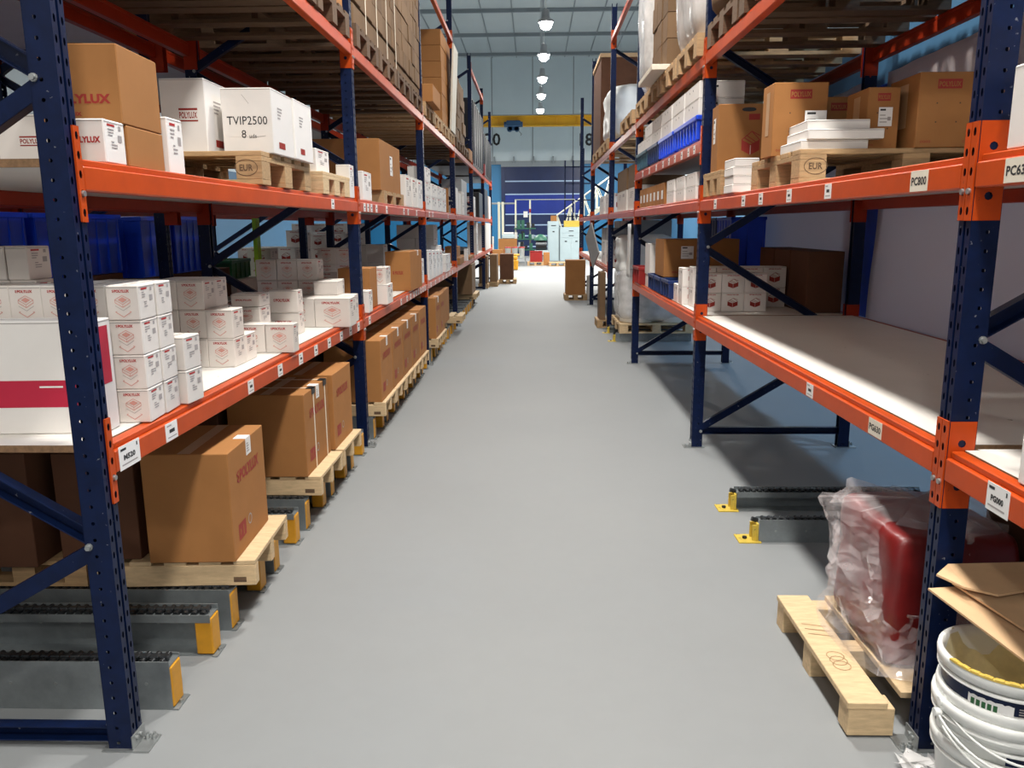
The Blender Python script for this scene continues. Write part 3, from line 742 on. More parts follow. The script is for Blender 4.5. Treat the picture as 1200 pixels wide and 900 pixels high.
# ------------------------------------------------------------------ left rack, floor level: big brown cartons on small pallets
PH = .105; PZ = .172; BT = PZ+PH
def floor_lane(y0, y1, label, xf=-1.105, dx=.62, rot=0.): return bearer_pallet(label, xf-dx, xf, y0, y1, PZ, PH, 'wood_pale', 'small pallets under the left rack', rot)
def big(y0, y1, label, xf, w=.36, z1=.713, straps=False, style='floor', z0=BT, col='kraft', lab=True, rot=0.):
    c = carton(label, xf-w, xf, y0, y1, z0, z1, style, 'L', col, 'big brown cartons under the left rack', rot)
    d, h = y1-y0, z1-z0
    if lab: edge_label(c, w, d, h, 'L', d*.05)
    if straps:
        for y in (-.06, .17):
            mb = MB(); mb.box(w/2, w/2+.0015, y-.007, y+.007, 0, h+.001, 'strap'); mb.box(-w/2, w/2+.0015, y-.007, y+.007, h, h+.0015, 'strap')
            mb.box(w/2-.03, w/2+.003, y-.03, y+.03, h+.001, h+.004, 'tape_black'); mb.box(w/2, w/2+.003, y-.03, y+.03, h-.03, h+.004, 'tape_black')
            mb.build('strapping', c)
    return c
floor_lane(2.86, 3.36, 'small pale pallet carrying the nearest big brown carton, left side', -1.10, rot=R(3))
big(2.85, 3.30, 'nearest big brown carton on a small pallet under the left rack', -1.165, .33, rot=R(2.5))
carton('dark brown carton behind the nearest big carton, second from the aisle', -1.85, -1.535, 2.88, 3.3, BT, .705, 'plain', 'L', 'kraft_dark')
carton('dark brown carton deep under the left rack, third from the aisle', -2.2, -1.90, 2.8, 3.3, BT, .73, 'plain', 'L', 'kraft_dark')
pallet('dark small pallet deep under the left rack, behind the nearest big carton', -2.25, -1.75, 2.86, 3.36, PZ, PH, 'wood', False)
floor_lane(3.93, 4.41, 'small pale pallet under the strapped brown carton, left side')
floor_lane(4.44, 4.92, 'small pale pallet under the carton behind the strapped one, left side')
big(3.92, 4.40, 'big brown carton with two pale straps on a small pallet', -1.17, .40, straps=True)
big(4.43, 4.88, 'big brown carton next behind the strapped carton, before the second upright', -1.15, .40, .72, lab=False)
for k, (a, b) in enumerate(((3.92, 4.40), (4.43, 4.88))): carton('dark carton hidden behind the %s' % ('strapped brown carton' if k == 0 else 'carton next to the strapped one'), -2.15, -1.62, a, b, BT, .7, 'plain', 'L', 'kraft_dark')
pallet('dark pallet under the cartons at the back of the first left bay', -2.2, -1.76, 3.93, 4.92, PZ, PH, 'wood', False)
for k in range(5):
    y0 = 5.70+.51*k
    floor_lane(y0-.01, y0+.48, 'small pale pallet under the brown cartons, second left bay, %s from its near end' % ORD[k], -1.09)
    big(y0, y0+.48, 'big brown carton in the row of five, second left bay, %s from its near end' % ORD[k], -1.115, .42, .735+.01*(k == 4), lab=(k in (0, 1, 2, 3)))
pallet('dark long pallet at the back under the second left bay', -2.2, -1.72, 5.7, 8.2, PZ, PH, 'wood', False)
for k in range(5): carton('dark carton in the hidden row behind the five, %s' % ORD[k], -2.1, -1.6, 5.72+.5*k, 6.19+.5*k, BT, .72, 'plain', 'L', 'kraft_dark', 'dark cartons behind the row of five')
for k in range(2):
    y0 = 9.06+.47*k
    floor_lane(y0-.02, y0+.46, 'small pale pallet in the third left bay, %s of the pair' % ('nearer' if k == 0 else 'farther'), -1.09)
    big(y0, y0+.45, 'tall brown carton in the third left bay, %s of the pair' % ('nearer' if k == 0 else 'farther'), -1.115, .40, .745, lab=(k == 0))
floor_lane(10.3, 11.0, 'small pallet under the plain brown carton set back in the third left bay', -1.2)
big(10.25, 11.05, 'plain brown carton set back in the third left bay', -1.17, .5, .72, style='plain', lab=False)
floor_lane(11.4, 11.95, 'empty pale pallet end sticking out at the third bay of the left rack', -1.02)
floor_lane(15.2, 16.05, 'pallet under the dark brown load in the fourth left bay', -1.08, 1.0)
carton('large dark brown load on a pallet in the fourth left bay', -1.95, -1.15, 15.05, 15.95, BT, .84, 'plain', 'L', 'kraft_grey')
# free-standing brown loads beyond the left rack's fifth upright
for i, (x0, x1, y0, y1, z1, col) in enumerate(((-1.36, -1.15, 20.1, 20.9, .80, 'kraft_grey'), (-1.12, -.93, 20.75, 21.5, .82, 'kraft_grey'), (-.90, -.535, 21.75, 22.4, .80, 'kraft_dark'))):
    lb = ['nearest and leftmost', 'middle', 'farthest and widest'][i]
    pallet('pallet under the %s of three brown loads at the aisle end' % lb, x0-.02, x1+(.02 if i < 2 else .08), y0-.05, y1+.05, 0, .12, 'wood', False)
    carton('tall brown load, %s of three at the end of the left rack' % lb, x0, x1, y0, y1, .12, z1, 'plain', 'L', col)

# ------------------------------------------------------------------ left rack, lower shelf: small white cartons
SZ = .943
G = 'small white printed cartons on the lower left shelf'
LV = ['bottom', 'second', 'third', 'fourth', 'fifth']
def stackrow(x_right, y0, w, d, h, cols, levels, label, style='tray', rot=0., z=SZ, side='L', jit=.004, group=G, col='carton_white', gap=.002):
    """cols columns going away from the aisle, levels high: every carton an object of its own."""
    s = -1 if side == 'L' else 1
    for c in range(cols):
        n = levels[c] if hasattr(levels, '__len__') else levels
        for k in range(n):
            if n <= 0: continue
            xa = x_right+s*c*(w+gap); xb = xa+s*w; dx = rnd.uniform(-jit, jit); dy = rnd.uniform(-jit, jit)
            lv = '' if n == 1 else ('top' if k == n-1 else LV[k]); cn = '' if cols == 1 else '%s column' % ('aisle' if c == 0 else ORD[c])
            carton('%s, %s' % (label, (lv+' of '+cn) if lv and cn else (lv or cn)), min(xa, xb)+dx*.3, max(xa, xb)+dx*.3, y0+dy, y0+d+dy, z+k*(h+.001), z+k*(h+.001)+h, style, side, col, group, rot+rnd.uniform(-.012, .012), seed=(c*7+k) % 4)
def row(a, b): return a
stackrow(-1.222, 2.425, .100, .122, .108, 5, 4, 'white carton in the front stack beside the first upright', rot=R(4), jit=.003)
stackrow(-1.226, 2.552, .100, .122, .108, 3, 4, 'white carton in the stack just behind the front stack', rot=R(4), jit=.003)
for c, (a, b) in enumerate(((-1.72, -1.795), (-1.80, -1.875))):
    carton('white carton on top at the rear behind the red-striped box, %s' % ('nearer the aisle' if c == 0 else 'farther from the aisle'), b, a, 2.69, 2.82, SZ+.436, SZ+.55, 'ends', 'L', 'carton_white', G)
stackrow(-1.70, 2.69, .09, .12, .108, 3, 4, 'white carton in the rear stack behind the red-striped box', jit=.002)
stackrow(-1.205, 2.69, .10, .118, .118, 1, 2, 'white carton in the low pair by the shelf edge', rot=R(-3), style='ends')
stackrow(-1.317, 3.44, .119, .132, .127, 5, (2, 3, 3, 3, 3), 'white carton in the middle block facing the camera')
stackrow(-1.319, 3.576, .119, .14, .127, 3, (1, 3, 3), 'white carton in the second row of the middle block')
stackrow(-1.385, 3.99, .150, .16, .104, 2, (2, 2), 'white carton stacked behind the middle block', jit=.002)
carton('shallow white carton on top behind the middle block', -1.535, -1.385, 4.0, 4.15, SZ+.211, SZ+.275, 'lux', 'L', 'carton_white', G)
stackrow(-1.178, 3.845, .140, .085, .142, 2, 1, 'white carton in the lone pair near the shelf edge')
stackrow(-1.35, 4.53, .165, .10, .126, 1, 2, 'white carton with large red lettering, pair set back on the shelf', style='lux')
stackrow(-1.128, 4.845, .216, .18, .178, 2, 1, 'wide white carton before the second upright')
stackrow(-1.150, 5.04, .216, .17, .178, 2, 1, 'wide white carton just behind the wide one before the second upright')
stackrow(-1.28, 5.24, .135, .14, .132, 4, (2, 3, 3, 3), 'shaded white carton in the tall rear block by the second upright')
carton('plain white carton on top of the wide ones beside the second upright', -1.40, -1.245, 5.05, 5.2, SZ+.18, SZ+.268, 'plain', 'L', 'carton_white', G)
# flat white box with a red band
c = carton('flat upright white box with a wide red band behind the first upright', -1.70, -1.292, 2.285, 2.375, SZ, 1.285, 'plain', 'L', 'carton_bright', rot=R(3))
mb = MB(); w, d, h = .408, .09, .342
FR = Face((-w/2, -d/2, 0), (1, 0, 0), (0, 0, 1)); FA = Face((w/2, -d/2, 0), (0, 1, 0), (0, 0, 1))
mb.rect(FR, 0, w, h*.24, h*.48, 'ink_band'); mb.rect(FA, 0, d*.75, h*.43, h*.94, 'ink_band'); mb.rect(FR, w*.55, w*.72, h*.415, h*.43, 'paper', .0012)
mb.build('printed_band', c)
# second bay
carton('narrow white carton just past the second upright', -1.24, -1.175, 5.66, 5.80, SZ, 1.10, 'ends', 'L', 'carton_bright')
c = carton('upright brown carton just past the second upright', -1.46, -1.22, 5.95, 6.22, SZ, 1.245, 'plain', 'L', 'kraft')
carton('white carton beside the upright brown carton, lower of two', -1.245, -1.152, 6.28, 6.52, SZ, 1.10, 'ends', 'L', 'carton_bright')
carton('white printed carton beside the upright brown carton, upper of two', -1.26, -1.165, 6.30, 6.52, 1.101, 1.235, 'tray', 'L', 'carton_white')
c = carton('large rounded brown carton with red lettering on the lower left shelf', -1.40, -1.158, 7.62, 8.25, SZ, 1.315, 'luxside', 'L', 'kraft', rot=R(-2))
edge_label(c, .242, .63, .373, 'L', .1, .05, .03, .06)
carton('white carton between the brown carton and the third upright', -1.31, -1.20, 8.5, 8.8, SZ, 1.205, 'ends', 'L', 'carton_bright')
stackrow(-1.62, 7.2, .16, .16, .14, 3, (3, 3, 2), 'shaded white carton at the rear of the second bay', style='tray')
stackrow(-1.55, 6.3, .20, .2, .13, 3, (2, 2, 2), 'shaded white carton behind the upright brown carton', style='tray')
# third bay
for k in range(4):
    carton('tall white carton in the third bay, %s from its near end' % ORD[k], -1.31, -1.185, 9.12+.36*k, 9.42+.36*k, SZ, 1.28-.012*k, 'ends', 'L', 'carton_bright', 'tall white cartons in the third left bay')
stackrow(-1.165, 10.75, .12, .26, .115, 2, (2, 2), 'white carton in the pyramid of the third left bay', style='ends', col='carton_bright')
stackrow(-1.165, 11.05, .12, .26, .115, 2, (2, 3), 'white carton in the far pile of the third left bay', style='ends', col='carton_bright')
stackrow(-1.75, 9.4, .2, .24, .2, 3, (2, 2, 1), 'shaded grey-white carton at the rear of the third bay', style='ends')
# fourth to sixth bays
carton('upright brown carton in the fourth left bay', -1.46, -1.25, 13.3, 13.8, SZ, 1.22, 'plain', 'L', 'kraft')
carton('low brown carton in the fourth left bay', -1.25, -1.16, 12.75, 13.5, SZ, 1.05, 'plain', 'L', 'kraft')
carton('thin white carton in the fourth left bay', -1.22, -1.16, 14.2, 14.4, SZ, 1.15, 'ends', 'L', 'carton_bright')
carton('low brown tray at the far end of the fourth left bay', -1.5, -1.16, 14.7, 15.8, SZ, 1.0, 'plain', 'L', 'kraft')
stackrow(-1.6, 13.0, .3, .5, .21, 2, (3, 3), 'shaded grey carton at the rear of the fourth bay', style='ends')
mb = MB()
for k in range(7): mb.cyl((-1.45-.05*k, 16.6, SZ+.06), (-1.5-.05*k, 18.4+.1*k, SZ+.09), .05, 'plastic_black', n=10)
tag(mb.build('rolled_sheet'), 'pile of dark rolled sheeting on the shelf of the fifth left bay', 'roll', None, 'thing')
stackrow(-1.2, 17.2, .2, .4, .23, 1, 3, 'pale grey tall carton in the fifth left bay', style='ends', z=SZ+.001, col='carton_white')
carton('tall grey-white wrapped load in the sixth left bay', -1.6, -1.18, 20.2, 22.6, SZ, 1.62, 'plain', 'L', 'carton_white')

# ------------------------------------------------------------------ left rack, middle shelf
MZ = 1.737
c = carton('large brown carton turned on its stack above the first upright', -1.49, -1.245, 2.47, 2.76, MZ+.124, 2.09, 'luxlow', 'L', 'kraft', rot=R(3))
mb = MB(); F = Face((-.12, -.145, 0), (1, 0, 0), (0, 0, 1)); mb.txt(F, 'POLYLUX', .125, .058, .028, 'ink_orange', bold=.05, wide=.175); mb.build('printed_name', c)
face_label(c, Face((.12, -.145, 0), (0, 1, 0), (0, 0, 1)), .12, .21, .10, .165)
c = carton('brown carton under the large turned carton by the first upright', -1.465, -1.245, 2.49, 2.76, MZ, MZ+.122, 'plain', 'L', 'kraft', rot=R(3))
mb = MB(); F = Face((.1075, -.135, 0), (0, 1, 0), (0, 0, 1)); mb.rect(F, .05, .09, .02, .05, 'ink_orange'); mb.build('printed_mark', c)
c = carton('small white carton at the front corner of the middle left shelf', -1.34, -1.228, 2.335, 2.46, MZ, MZ+.122, 'ends', 'L', 'carton_bright', rot=R(2))
mb = MB(); mb.txt(Face((-.054, -.0625, 0), (1, 0, 0), (0, 0, 1)), 'POLYLUX', .055, .055, .018, 'ink_red', bold=.05, wide=.085); mb.build('printed_name', c)
carton('white carton left of the first upright on the middle shelf', -1.68, -1.50, 2.55, 2.75, MZ, MZ+.165, 'whitelux', 'L', 'carton_bright')
carton('narrow white carton standing behind the turned brown carton', -1.35, -1.245, 2.79, 2.91, MZ, MZ+.185, 'ends', 'L', 'carton_bright')
pallet('worn pallet stamped EUR on the middle left shelf', -2.19, -1.19, 3.58, 4.36, MZ, .144, 'wood', True, None, 0, 5, 'L')
PT = MZ+.144
carton('white carton with a boxed red logo on the stamped pallet', -1.645, -1.445, 3.64, 4.02, PT, PT+.315, 'whitelux', 'L', 'carton_bright')
carton('white carton with handwritten lettering on the stamped pallet', -1.405, -1.175, 3.72, 4.03, PT, PT+.285, 'hand', 'L', 'carton_bright')
carton('white carton just behind the handwritten one on the stamped pallet', -1.385, -1.165, 4.035, 4.34, PT, PT+.285, 'whitelux', 'L', 'carton_bright')
pallet('small pale pallet on the middle left shelf before the second upright', -1.62, -1.19, 4.62, 5.28, MZ, .125, 'wood_pale', True)
carton('white carton lying on the small pallet by the second upright', -1.42, -1.235, 4.66, 4.95, MZ+.125, MZ+.255, 'ends', 'L', 'carton_bright')
carton('white carton standing behind the small pallet at the second upright', -1.28, -1.19, 5.3, 5.42, MZ, MZ+.21, 'ends', 'L', 'carton_bright')
carton('narrow white carton just past the second upright on the middle shelf', -1.30, -1.2, 5.75, 6.05, MZ, MZ+.2, 'ends', 'L', 'carton_bright')
pallet('pallet under the huge brown carton on the middle left shelf', -2.15, -1.2, 6.55, 7.55, MZ, .10, 'wood', False)
c = carton('huge brown carton on a pallet on the middle left shelf', -2.1, -1.215, 6.5, 7.48, MZ+.10, 2.235, 'plain', 'L', 'kraft')
face_label(c, Face((.4425, -.49, 0), (0, 1, 0), (0, 0, 1)), .45, .58, .14, .30)
for k in range(3): carton('tall white carton beyond the huge brown one, %s of three' % ORD[k], -1.34, -1.19, 7.62+.40*k, 7.98+.40*k, MZ, MZ+.29, 'ends', 'L', 'carton_bright', 'tall white cartons on the middle left shelf')
for k in range(4):
    for j in range(2 if k > 0 else 3):
        carton('white carton in the pile on the third middle-shelf bay, column %s, %s' % (ORD[k], LV[j]), -1.38, -1.19, 9.0+.55*k, 9.5+.55*k, MZ+.155*j, MZ+.153+.155*j, 'ends', 'L', 'carton_bright', 'white cartons on the middle shelf of the third left bay')
carton('brown board leaning at the end of the white pile', -1.7, -1.2, 11.5, 11.6, MZ, MZ+.34, 'plain', 'L', 'kraft')
for k in range(2): carton('tall white carton standing in the fourth middle-shelf bay, %s' % ('nearer' if k == 0 else 'farther'), -1.3, -1.19, 12.6+.5*k, 12.95+.5*k, MZ, MZ+.40-.06*k, 'plain', 'L', 'carton_bright')
stackrow(-1.19, 13.6, .24, .5, .19, 1, 2, 'pinkish white printed carton in the fourth middle-shelf bay', 'cube', z=MZ, col='carton_white')
carton('grey carton above the printed cartons in the fourth bay', -1.6, -1.25, 14.3, 15.4, MZ, MZ+.62, 'plain', 'L', 'grey_card')
stackrow(-1.2, 16.5, .24, .5, .2, 1, 2, 'pinkish printed carton in the fifth middle-shelf bay', 'cube', z=MZ, col='carton_white')
carton('black crate in the fifth middle-shelf bay', -1.5, -1.2, 18.2, 19.4, MZ, MZ+.55, 'plain', 'L', 'plastic_black', name='black_crate', cat='crate')
carton('black bagged load in the sixth middle-shelf bay', -1.55, -1.2, 20.3, 21.6, MZ, MZ+.72, 'plain', 'L', 'plastic_black', name='bagged_load', cat='load')
carton('white load at the far end of the middle left shelf', -1.5, -1.19, 21.9, 22.9, MZ, MZ+.6, 'plain', 'L', 'carton_white')

# ------------------------------------------------------------------ left rack, upper level: pallets of brown cartons
UZ = Z3['L']+BH+.002
def carton_wall(side, xf, y0, ny, dy, z0, nz, dz, w, label, group, col='kraft', jit=.006, deep=1, style='block'):
    s = -1 if side == 'L' else 1
    for e in range(deep):
        for j in range(ny):
            for k in range(nz):
                dx = rnd.uniform(-jit, jit); xa = xf+s*(e*(w+.004))+dx; xb = xa+s*w
                carton(label, min(xa, xb), max(xa, xb), y0+j*dy+.002, y0+(j+1)*dy-.002, z0+k*dz, z0+(k+1)*dz-.003, style, side, col, group, rnd.uniform(-.01, .01))
for k in range(4):
    y0 = 2.24+.8*k
    pallet('shade-toned pallet at the upper level seen from below, first left bay, %s' % ORD[k], LX-1.08, LX+.01, y0, y0+.77, UZ, .144, 'wood_shade_stamp', False, 'shade-toned pallets at the upper level of the first left bay')
carton_wall('L', LX-.02, 2.26, 4, .78, UZ+.146, 2, .3, .5, 'brown carton on the upper pallets of the first left bay', 'brown cartons on the upper pallets of the first left bay', 'kraft', jit=.002, deep=2)
for k in range(4):
    y0 = 5.62+.82*k
    pallet('worn shade-toned pallet at the upper level, second left bay, %s from its near end' % ORD[k], LX-1.08, LX+.01, y0, y0+.78, UZ, .144, 'wood_shade_stamp', False)
carton_wall('L', LX-.01, 5.68, 8, .205, UZ+.30, 7, .155, .36, 'small brown carton in the tall strapped block at the upper level', 'brown cartons in the tall strapped block', 'kraft_grey', deep=1)
carton_wall('L', LX-.01, 7.33, 8, .19, UZ+.24, 7, .155, .36, 'small brown carton in the farther strapped block at the upper level', 'brown cartons in the farther strapped block', 'kraft_grey', deep=1)
mb = MB(); mb.box(LX-1.0, LX-.38, 5.7, 7.3, UZ+.146, UZ+1.38, 'kraft_grey', .01); mb.box(LX-.99, LX-.02, 5.68, 7.3, UZ+.146, UZ+.297, 'kraft_grey', .01); tag(mb.build('carton'), 'wide brown sleeve carton under and behind the tall strapped block', 'carton')
mb = MB(); mb.box(LX-1.0, LX-.38, 7.34, 8.84, UZ+.146, UZ+1.32, 'kraft_grey', .01); mb.box(LX-.99, LX-.02, 7.34, 8.84, UZ+.146, UZ+.237, 'kraft_grey', .01); tag(mb.build('carton'), 'wide brown sleeve carton under and behind the farther strapped block', 'carton')
r = root('strapping_bands', 'thin pale strapping bands around the tall block of brown cartons', 'strapping', (LX+.004, 5.68, UZ+.15), 0, None, 'thing')
for k in range(4):
    mb = MB(); y = .3+.42*k; mb.box(0, .003, y-.007, y+.007, 0, 1.24, 'strap'); mb.build('band', r)
for k in range(4):
    y0 = 9.0+.83*k
    pallet('worn pallet at the upper level, third left bay, %s from its near end' % ORD[k], LX-1.08, LX+.02, y0, y0+.78, UZ, .144, 'wood', False)
carton('loose brown carton jutting into the aisle at the third left bay', LX-.35, LX+.10, 9.05, 9.75, UZ+.146, UZ+.33, 'plain', 'L', 'kraft')
carton_wall('L', LX-.02, 11.05, 2, .6, UZ+.146, 6, .2, .32, 'brown carton in the uneven stack at the third upper bay', 'brown cartons in the uneven stack at the third upper bay', 'kraft', jit=.003, deep=3)
mb = MB(); mb.box(-.012, .012, -.30, .3, 0, 1.15, 'paper_cream'); tag(mb.build('sheet', None, (LX+.02, 12.0, UZ+.15), (0, R(3), 0)), 'pale sheet of board leaning against the uneven brown stack', 'board')
carton_wall('L', LX-.02, 12.6, 4, .5, UZ+.146, 5, .2, .46, 'brown carton in the stack past the fourth upright', 'brown cartons in the stack past the fourth upright', 'kraft_grey', jit=.02)
for k in range(2):
    pallet('worn shade-toned pallet at the upper level, fourth left bay, %s' % ('nearer' if k == 0 else 'farther'), LX-1.08, LX+.03, 12.55+1.3*k, 13.6+1.3*k, UZ, .144, 'wood_shade_stamp', False)
carton('small brown carton at the edge of the fourth upper bay', LX-.4, LX+.03, 15.0, 15.7, UZ+.002, UZ+.2, 'plain', 'L', 'kraft')
for i, (y0, y1, z1) in enumerate(((16.4, 19.5, 1.30), (20.0, 23.1, 1.05))):
    mb = MB(); mb.box(LX-1.0, LX+.01, y0, y1, UZ, UZ+z1, 'plastic_black', .05)
    for k in range(6): mb.box(LX+.01, LX+.025, y0+.2+k*.5, y0+.3+k*.5, UZ+.05, UZ+z1-.06, 'plastic_black')
    tag(mb.build('wrapped_load'), 'black wrapped load at the upper level of the %s left bay' % ORD[4+i], 'load')
carton('red and white bag at the edge of the fifth upper bay', LX-.3, LX+.04, 19.52, 19.78, UZ+.001, UZ+.26, 'plain', 'L', 'bin_red', name='sack', cat='bag')
# ------------------------------------------------------------------ second rack row behind the left rack
BXL = -2.52
for i, y in enumerate(LY[:5]):
    frame('L', y+.03, 5.0, 'dark blue upright frame in the rear rack row behind the left rack, %s' % ORD[i], [z for z in fnL if z < 4.9], [z for z in rnL if z < 4.9], (), None, BXL)
for i in range(4):
    for l in (1, 2, 3):
        crossbar('L', LY[i]+.03, LY[i+1]+.03, Z1['L'] if l == 1 else Z2['L'] if l == 2 else Z3['L'], 'shade-toned orange crossbar of the rear rack row, %s level, %s bay' % (LEV[l], ORD[i]), True, (), 'orange_shaded', BXL+DEEP)
        crossbar('L', LY[i]+.03, LY[i+1]+.03, Z1['L'] if l == 1 else Z2['L'] if l == 2 else Z3['L'], 'shade-toned orange far crossbar of the rear rack row, %s level, %s bay' % (LEV[l], ORD[i]), True, (), 'orange_shaded', BXL)
    panel('L', LY[i]+.03, LY[i+1]+.03, .942, 'shelf board of the rear rack row at the lower level, %s bay' % ORD[i], x=BXL)
    panel('L', LY[i]+.03, LY[i+1]+.03, 2.735, 'dark shelf board of the rear rack row at the upper level, %s bay' % ORD[i], x=BXL, m='chipboard')
def plastic_bin(label, x0, x1, y0, y1, z0, z1, m, group=None, lip=.03):
    mb = MB(); w, d, h = x1-x0, y1-y0, z1-z0; t = .012; k = .96
    def ring(z, f): return [(-w/2*f, -d/2*f, z), (w/2*f, -d/2*f, z), (w/2*f, d/2*f, z), (-w/2*f, d/2*f, z)]
    a, b = ring(0, k*.94), ring(h, k); ai, bi = [(x*.94, y*.94, z+t) for x, y, z in a], [(x*.95, y*.95, z) for x, y, z in b]
    for i in range(4):
        j = (i+1) % 4; mb.face([a[i], a[j], b[j], b[i]], m); mb.face([ai[j], ai[i], bi[i], bi[j]], m); mb.face([b[i], b[j], bi[j], bi[i]], m)
    mb.face(a[::-1], m); mb.face(ai, m)
    for sx in (-1, 1): mb.box(sx*w/2*k-.012, sx*w/2*k+.012, -d/2, d/2, h-lip, h, m, .004)
    for sy in (-1, 1): mb.box(-w/2, w/2, sy*d/2*k-.012, sy*d/2*k+.012, h-lip, h, m, .004)
    n = max(2, int(d/.12))
    for i in range(n+1):
        y = -d/2*.93+i*d*.93/n
        for sx in (-1, 1): mb.box(sx*w/2*.935-.01, sx*w/2*.935+.01, y-.008, y+.008, .01, h-lip, m)
    n = max(2, int(w/.12))
    for i in range(n+1):
        x = -w/2*.93+i*w*.93/n
        mb.box(x-.008, x+.008, -d/2*.935-.01, -d/2*.935+.01, .01, h-lip, m)
    o = mb.build('plastic_bin', None, ((x0+x1)/2, (y0+y1)/2, z0)); return tag(o, label, 'bin', group)
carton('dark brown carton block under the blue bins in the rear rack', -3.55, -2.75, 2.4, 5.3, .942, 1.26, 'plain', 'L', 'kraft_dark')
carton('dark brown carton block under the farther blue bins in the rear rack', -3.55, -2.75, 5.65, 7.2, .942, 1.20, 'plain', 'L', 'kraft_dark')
for i, (y0, y1, z0, z1, m) in enumerate(((3.6, 4.35, 1.262, 1.64, 'bin_blue'), (4.4, 5.35, 1.262, 1.64, 'bin_blue'), (5.62, 6.1, 1.202, 1.63, 'bin_blue'), (6.15, 6.9, 1.202, 1.64, 'bin_blue'))):
    plastic_bin('bright blue plastic bin in the rear rack, %s from the camera' % ORD[i], -3.4, -2.75, y0, y1, z0, z1, m)
plastic_bin('green plastic bin in the rear rack beside the blue bins', -3.1, -2.75, 7.25, 7.75, 1.08, 1.26, 'bin_green')
carton('white carton holding up the green bin in the rear rack', -3.2, -2.7, 7.22, 7.82, .942, 1.078, 'plain', 'L', 'carton_white')
def cubes(xr, y0, cols, lv, w=.24, d=.25, h=.2, z=.942, label='white carton with a red box emblem in the rear rack', grp='white cartons with red box emblems in the rear rack'):
    for c in range(cols):
        for k in range(lv[c]): carton(label, xr-(c+1)*(w+.004), xr-c*(w+.004)-.004, y0, y0+d, z+k*(h+.001), z+k*(h+.001)+h, 'cube', 'L', 'carton_bright', grp, rnd.uniform(-.03, .03))
cubes(-2.66, 8.1, 2, (2, 1)); cubes(-2.70, 9.1, 3, (2, 2, 2), .22, .24, .19); cubes(-2.70, 9.5, 3, (3, 2, 2), .22, .24, .19)
cubes(-2.66, 10.3, 2, (3, 2), .2, .22, .17); cubes(-2.66, 11.4, 3, (3, 3, 2), .22, .24, .18); cubes(-2.66, 12.9, 4, (3, 3, 3, 3), .3, .3, .22)
mb = MB(); mb.box(-2.78, -2.74, 7.95, 8.05, .945, 1.64, 'lime'); tag(mb.build('marker_post'), 'lime green marker post in the rear rack', 'marker')
for i in range(3):
    carton('dark brown block on the lower floor of the rear rack, %s' % ORD[i], -3.5, -2.8, (2.45, 5.7, 9.1)[i], (5.3, 8.7, 12.2)[i], .001, .8, 'plain', 'L', 'kraft_dark')
for i in range(8):
    carton('brown carton high in the rear rack row', -3.5, -2.75, (2.3, 3.05, 3.8, 4.55, 5.65, 6.4, 7.15, 7.9)[i], (2.3, 3.05, 3.8, 4.55, 5.65, 6.4, 7.15, 7.9)[i]+.72, 2.737, 3.35+.1*(i % 3), 'plain', 'L', 'kraft_dark', 'brown cartons high in the rear rack row')

# ------------------------------------------------------------------ right rack: back sheet
def cloth(label, x, y0, y1, z0, z1, m, amp=.03, ny=70, nz=30, seed=1, name='hanging_sheet', cat='sheet'):
    rr = random.Random(seed); ph = [rr.uniform(0, 6) for _ in range(8)]
    mb = MB(); vs = []
    for i in range(ny+1):
        for j in range(nz+1):
            u, v = i/ny, j/nz; y = y0+(y1-y0)*u; z = z0+(z1-z0)*v
            dx = amp*(math.sin(3.1*y+ph[0]+1.4*z)*.5+math.sin(7.3*y+ph[1]-2.2*z)*.25+math.sin(1.3*y*y*.2+5*z+ph[2])*.2+.18*math.sin(16*y+9*z+ph[3])*v)
            vs.append((x+dx, y, z))
    fs = [(i*(nz+1)+j, (i+1)*(nz+1)+j, (i+1)*(nz+1)+j+1, i*(nz+1)+j+1) for i in range(ny) for j in range(nz)]
    mb.mesh(vs, fs, m, True)
    o = mb.build(name); md = o.modifiers.new('thickness', 'SOLIDIFY'); md.thickness = .003
    return tag(o, label, cat, None, 'thing')
s_ = cloth('pinkish white sheet hung behind the nearest right bays', 2.28, -.6, 5.46, .88, 2.5, 'tarp')
mb = MB()
for k, (y, z) in enumerate(((4.05, 2.34), (5.1, 2.36), (2.9, 2.33))): mb.box(2.215, 2.225, y-.04, y+.04, z-.012, z+.012, 'ink_black')
mb.build('black_tie', s_)
cloth('pinkish white sheet hung behind the second right bay', 2.28, 5.60, 8.85, .88, 2.5, 'tarp', seed=5)
mb = MB(); mb.box(2.36, 2.4, -1, 7.5, 2.46, 2.85, 'wall_band'); mb.box(2.36, 2.4, -1, 7.5, 2.85, 2.87, 'seam'); o = mb.build('trim_1'); o['kind'] = 'structure'
mb = MB(); mb.box(2.325, 2.335, 5.38, 5.95, .9, 2.45, 'bin_blue', .002); tag(mb.build('hanging_blue_sheet'), 'bright blue sheet showing in the gap between the white sheets', 'sheet')

# ------------------------------------------------------------------ right rack, first bay
MR = 1.7245
pallet('worn pallet stamped with an oval on the middle right shelf', 1.165, 2.17, 3.62, 4.40, MR, .144, 'wood', True, None, 0, 5, 'R')
pallet('small worn pallet at the edge of the middle right shelf by the second upright', 1.12, 1.52, 4.92, 5.40, MR, .144, 'wood', True)
PR = MR+.144
def kr(label, x0, x1, y0, y1, z0, z1, style, **k): return carton(label, x0, x1, y0, y1, z0, z1, style, 'R', 'kraft', **k)
c = kr('brown carton with a red open-box emblem and a dark hand slot', 1.13, 1.46, 5.06, 5.26, PR, 2.262, 'cubebig', rot=R(-2))
face_label(c, Face((-.165, .10, 0), (0, -1, 0), (0, 0, 1)), .06, .13, .17, .32)
c = kr('brown carton with a boxed red name behind the flat white cartons', 1.145, 1.40, 3.99, 4.17, PR, 2.205, 'boxedlux')
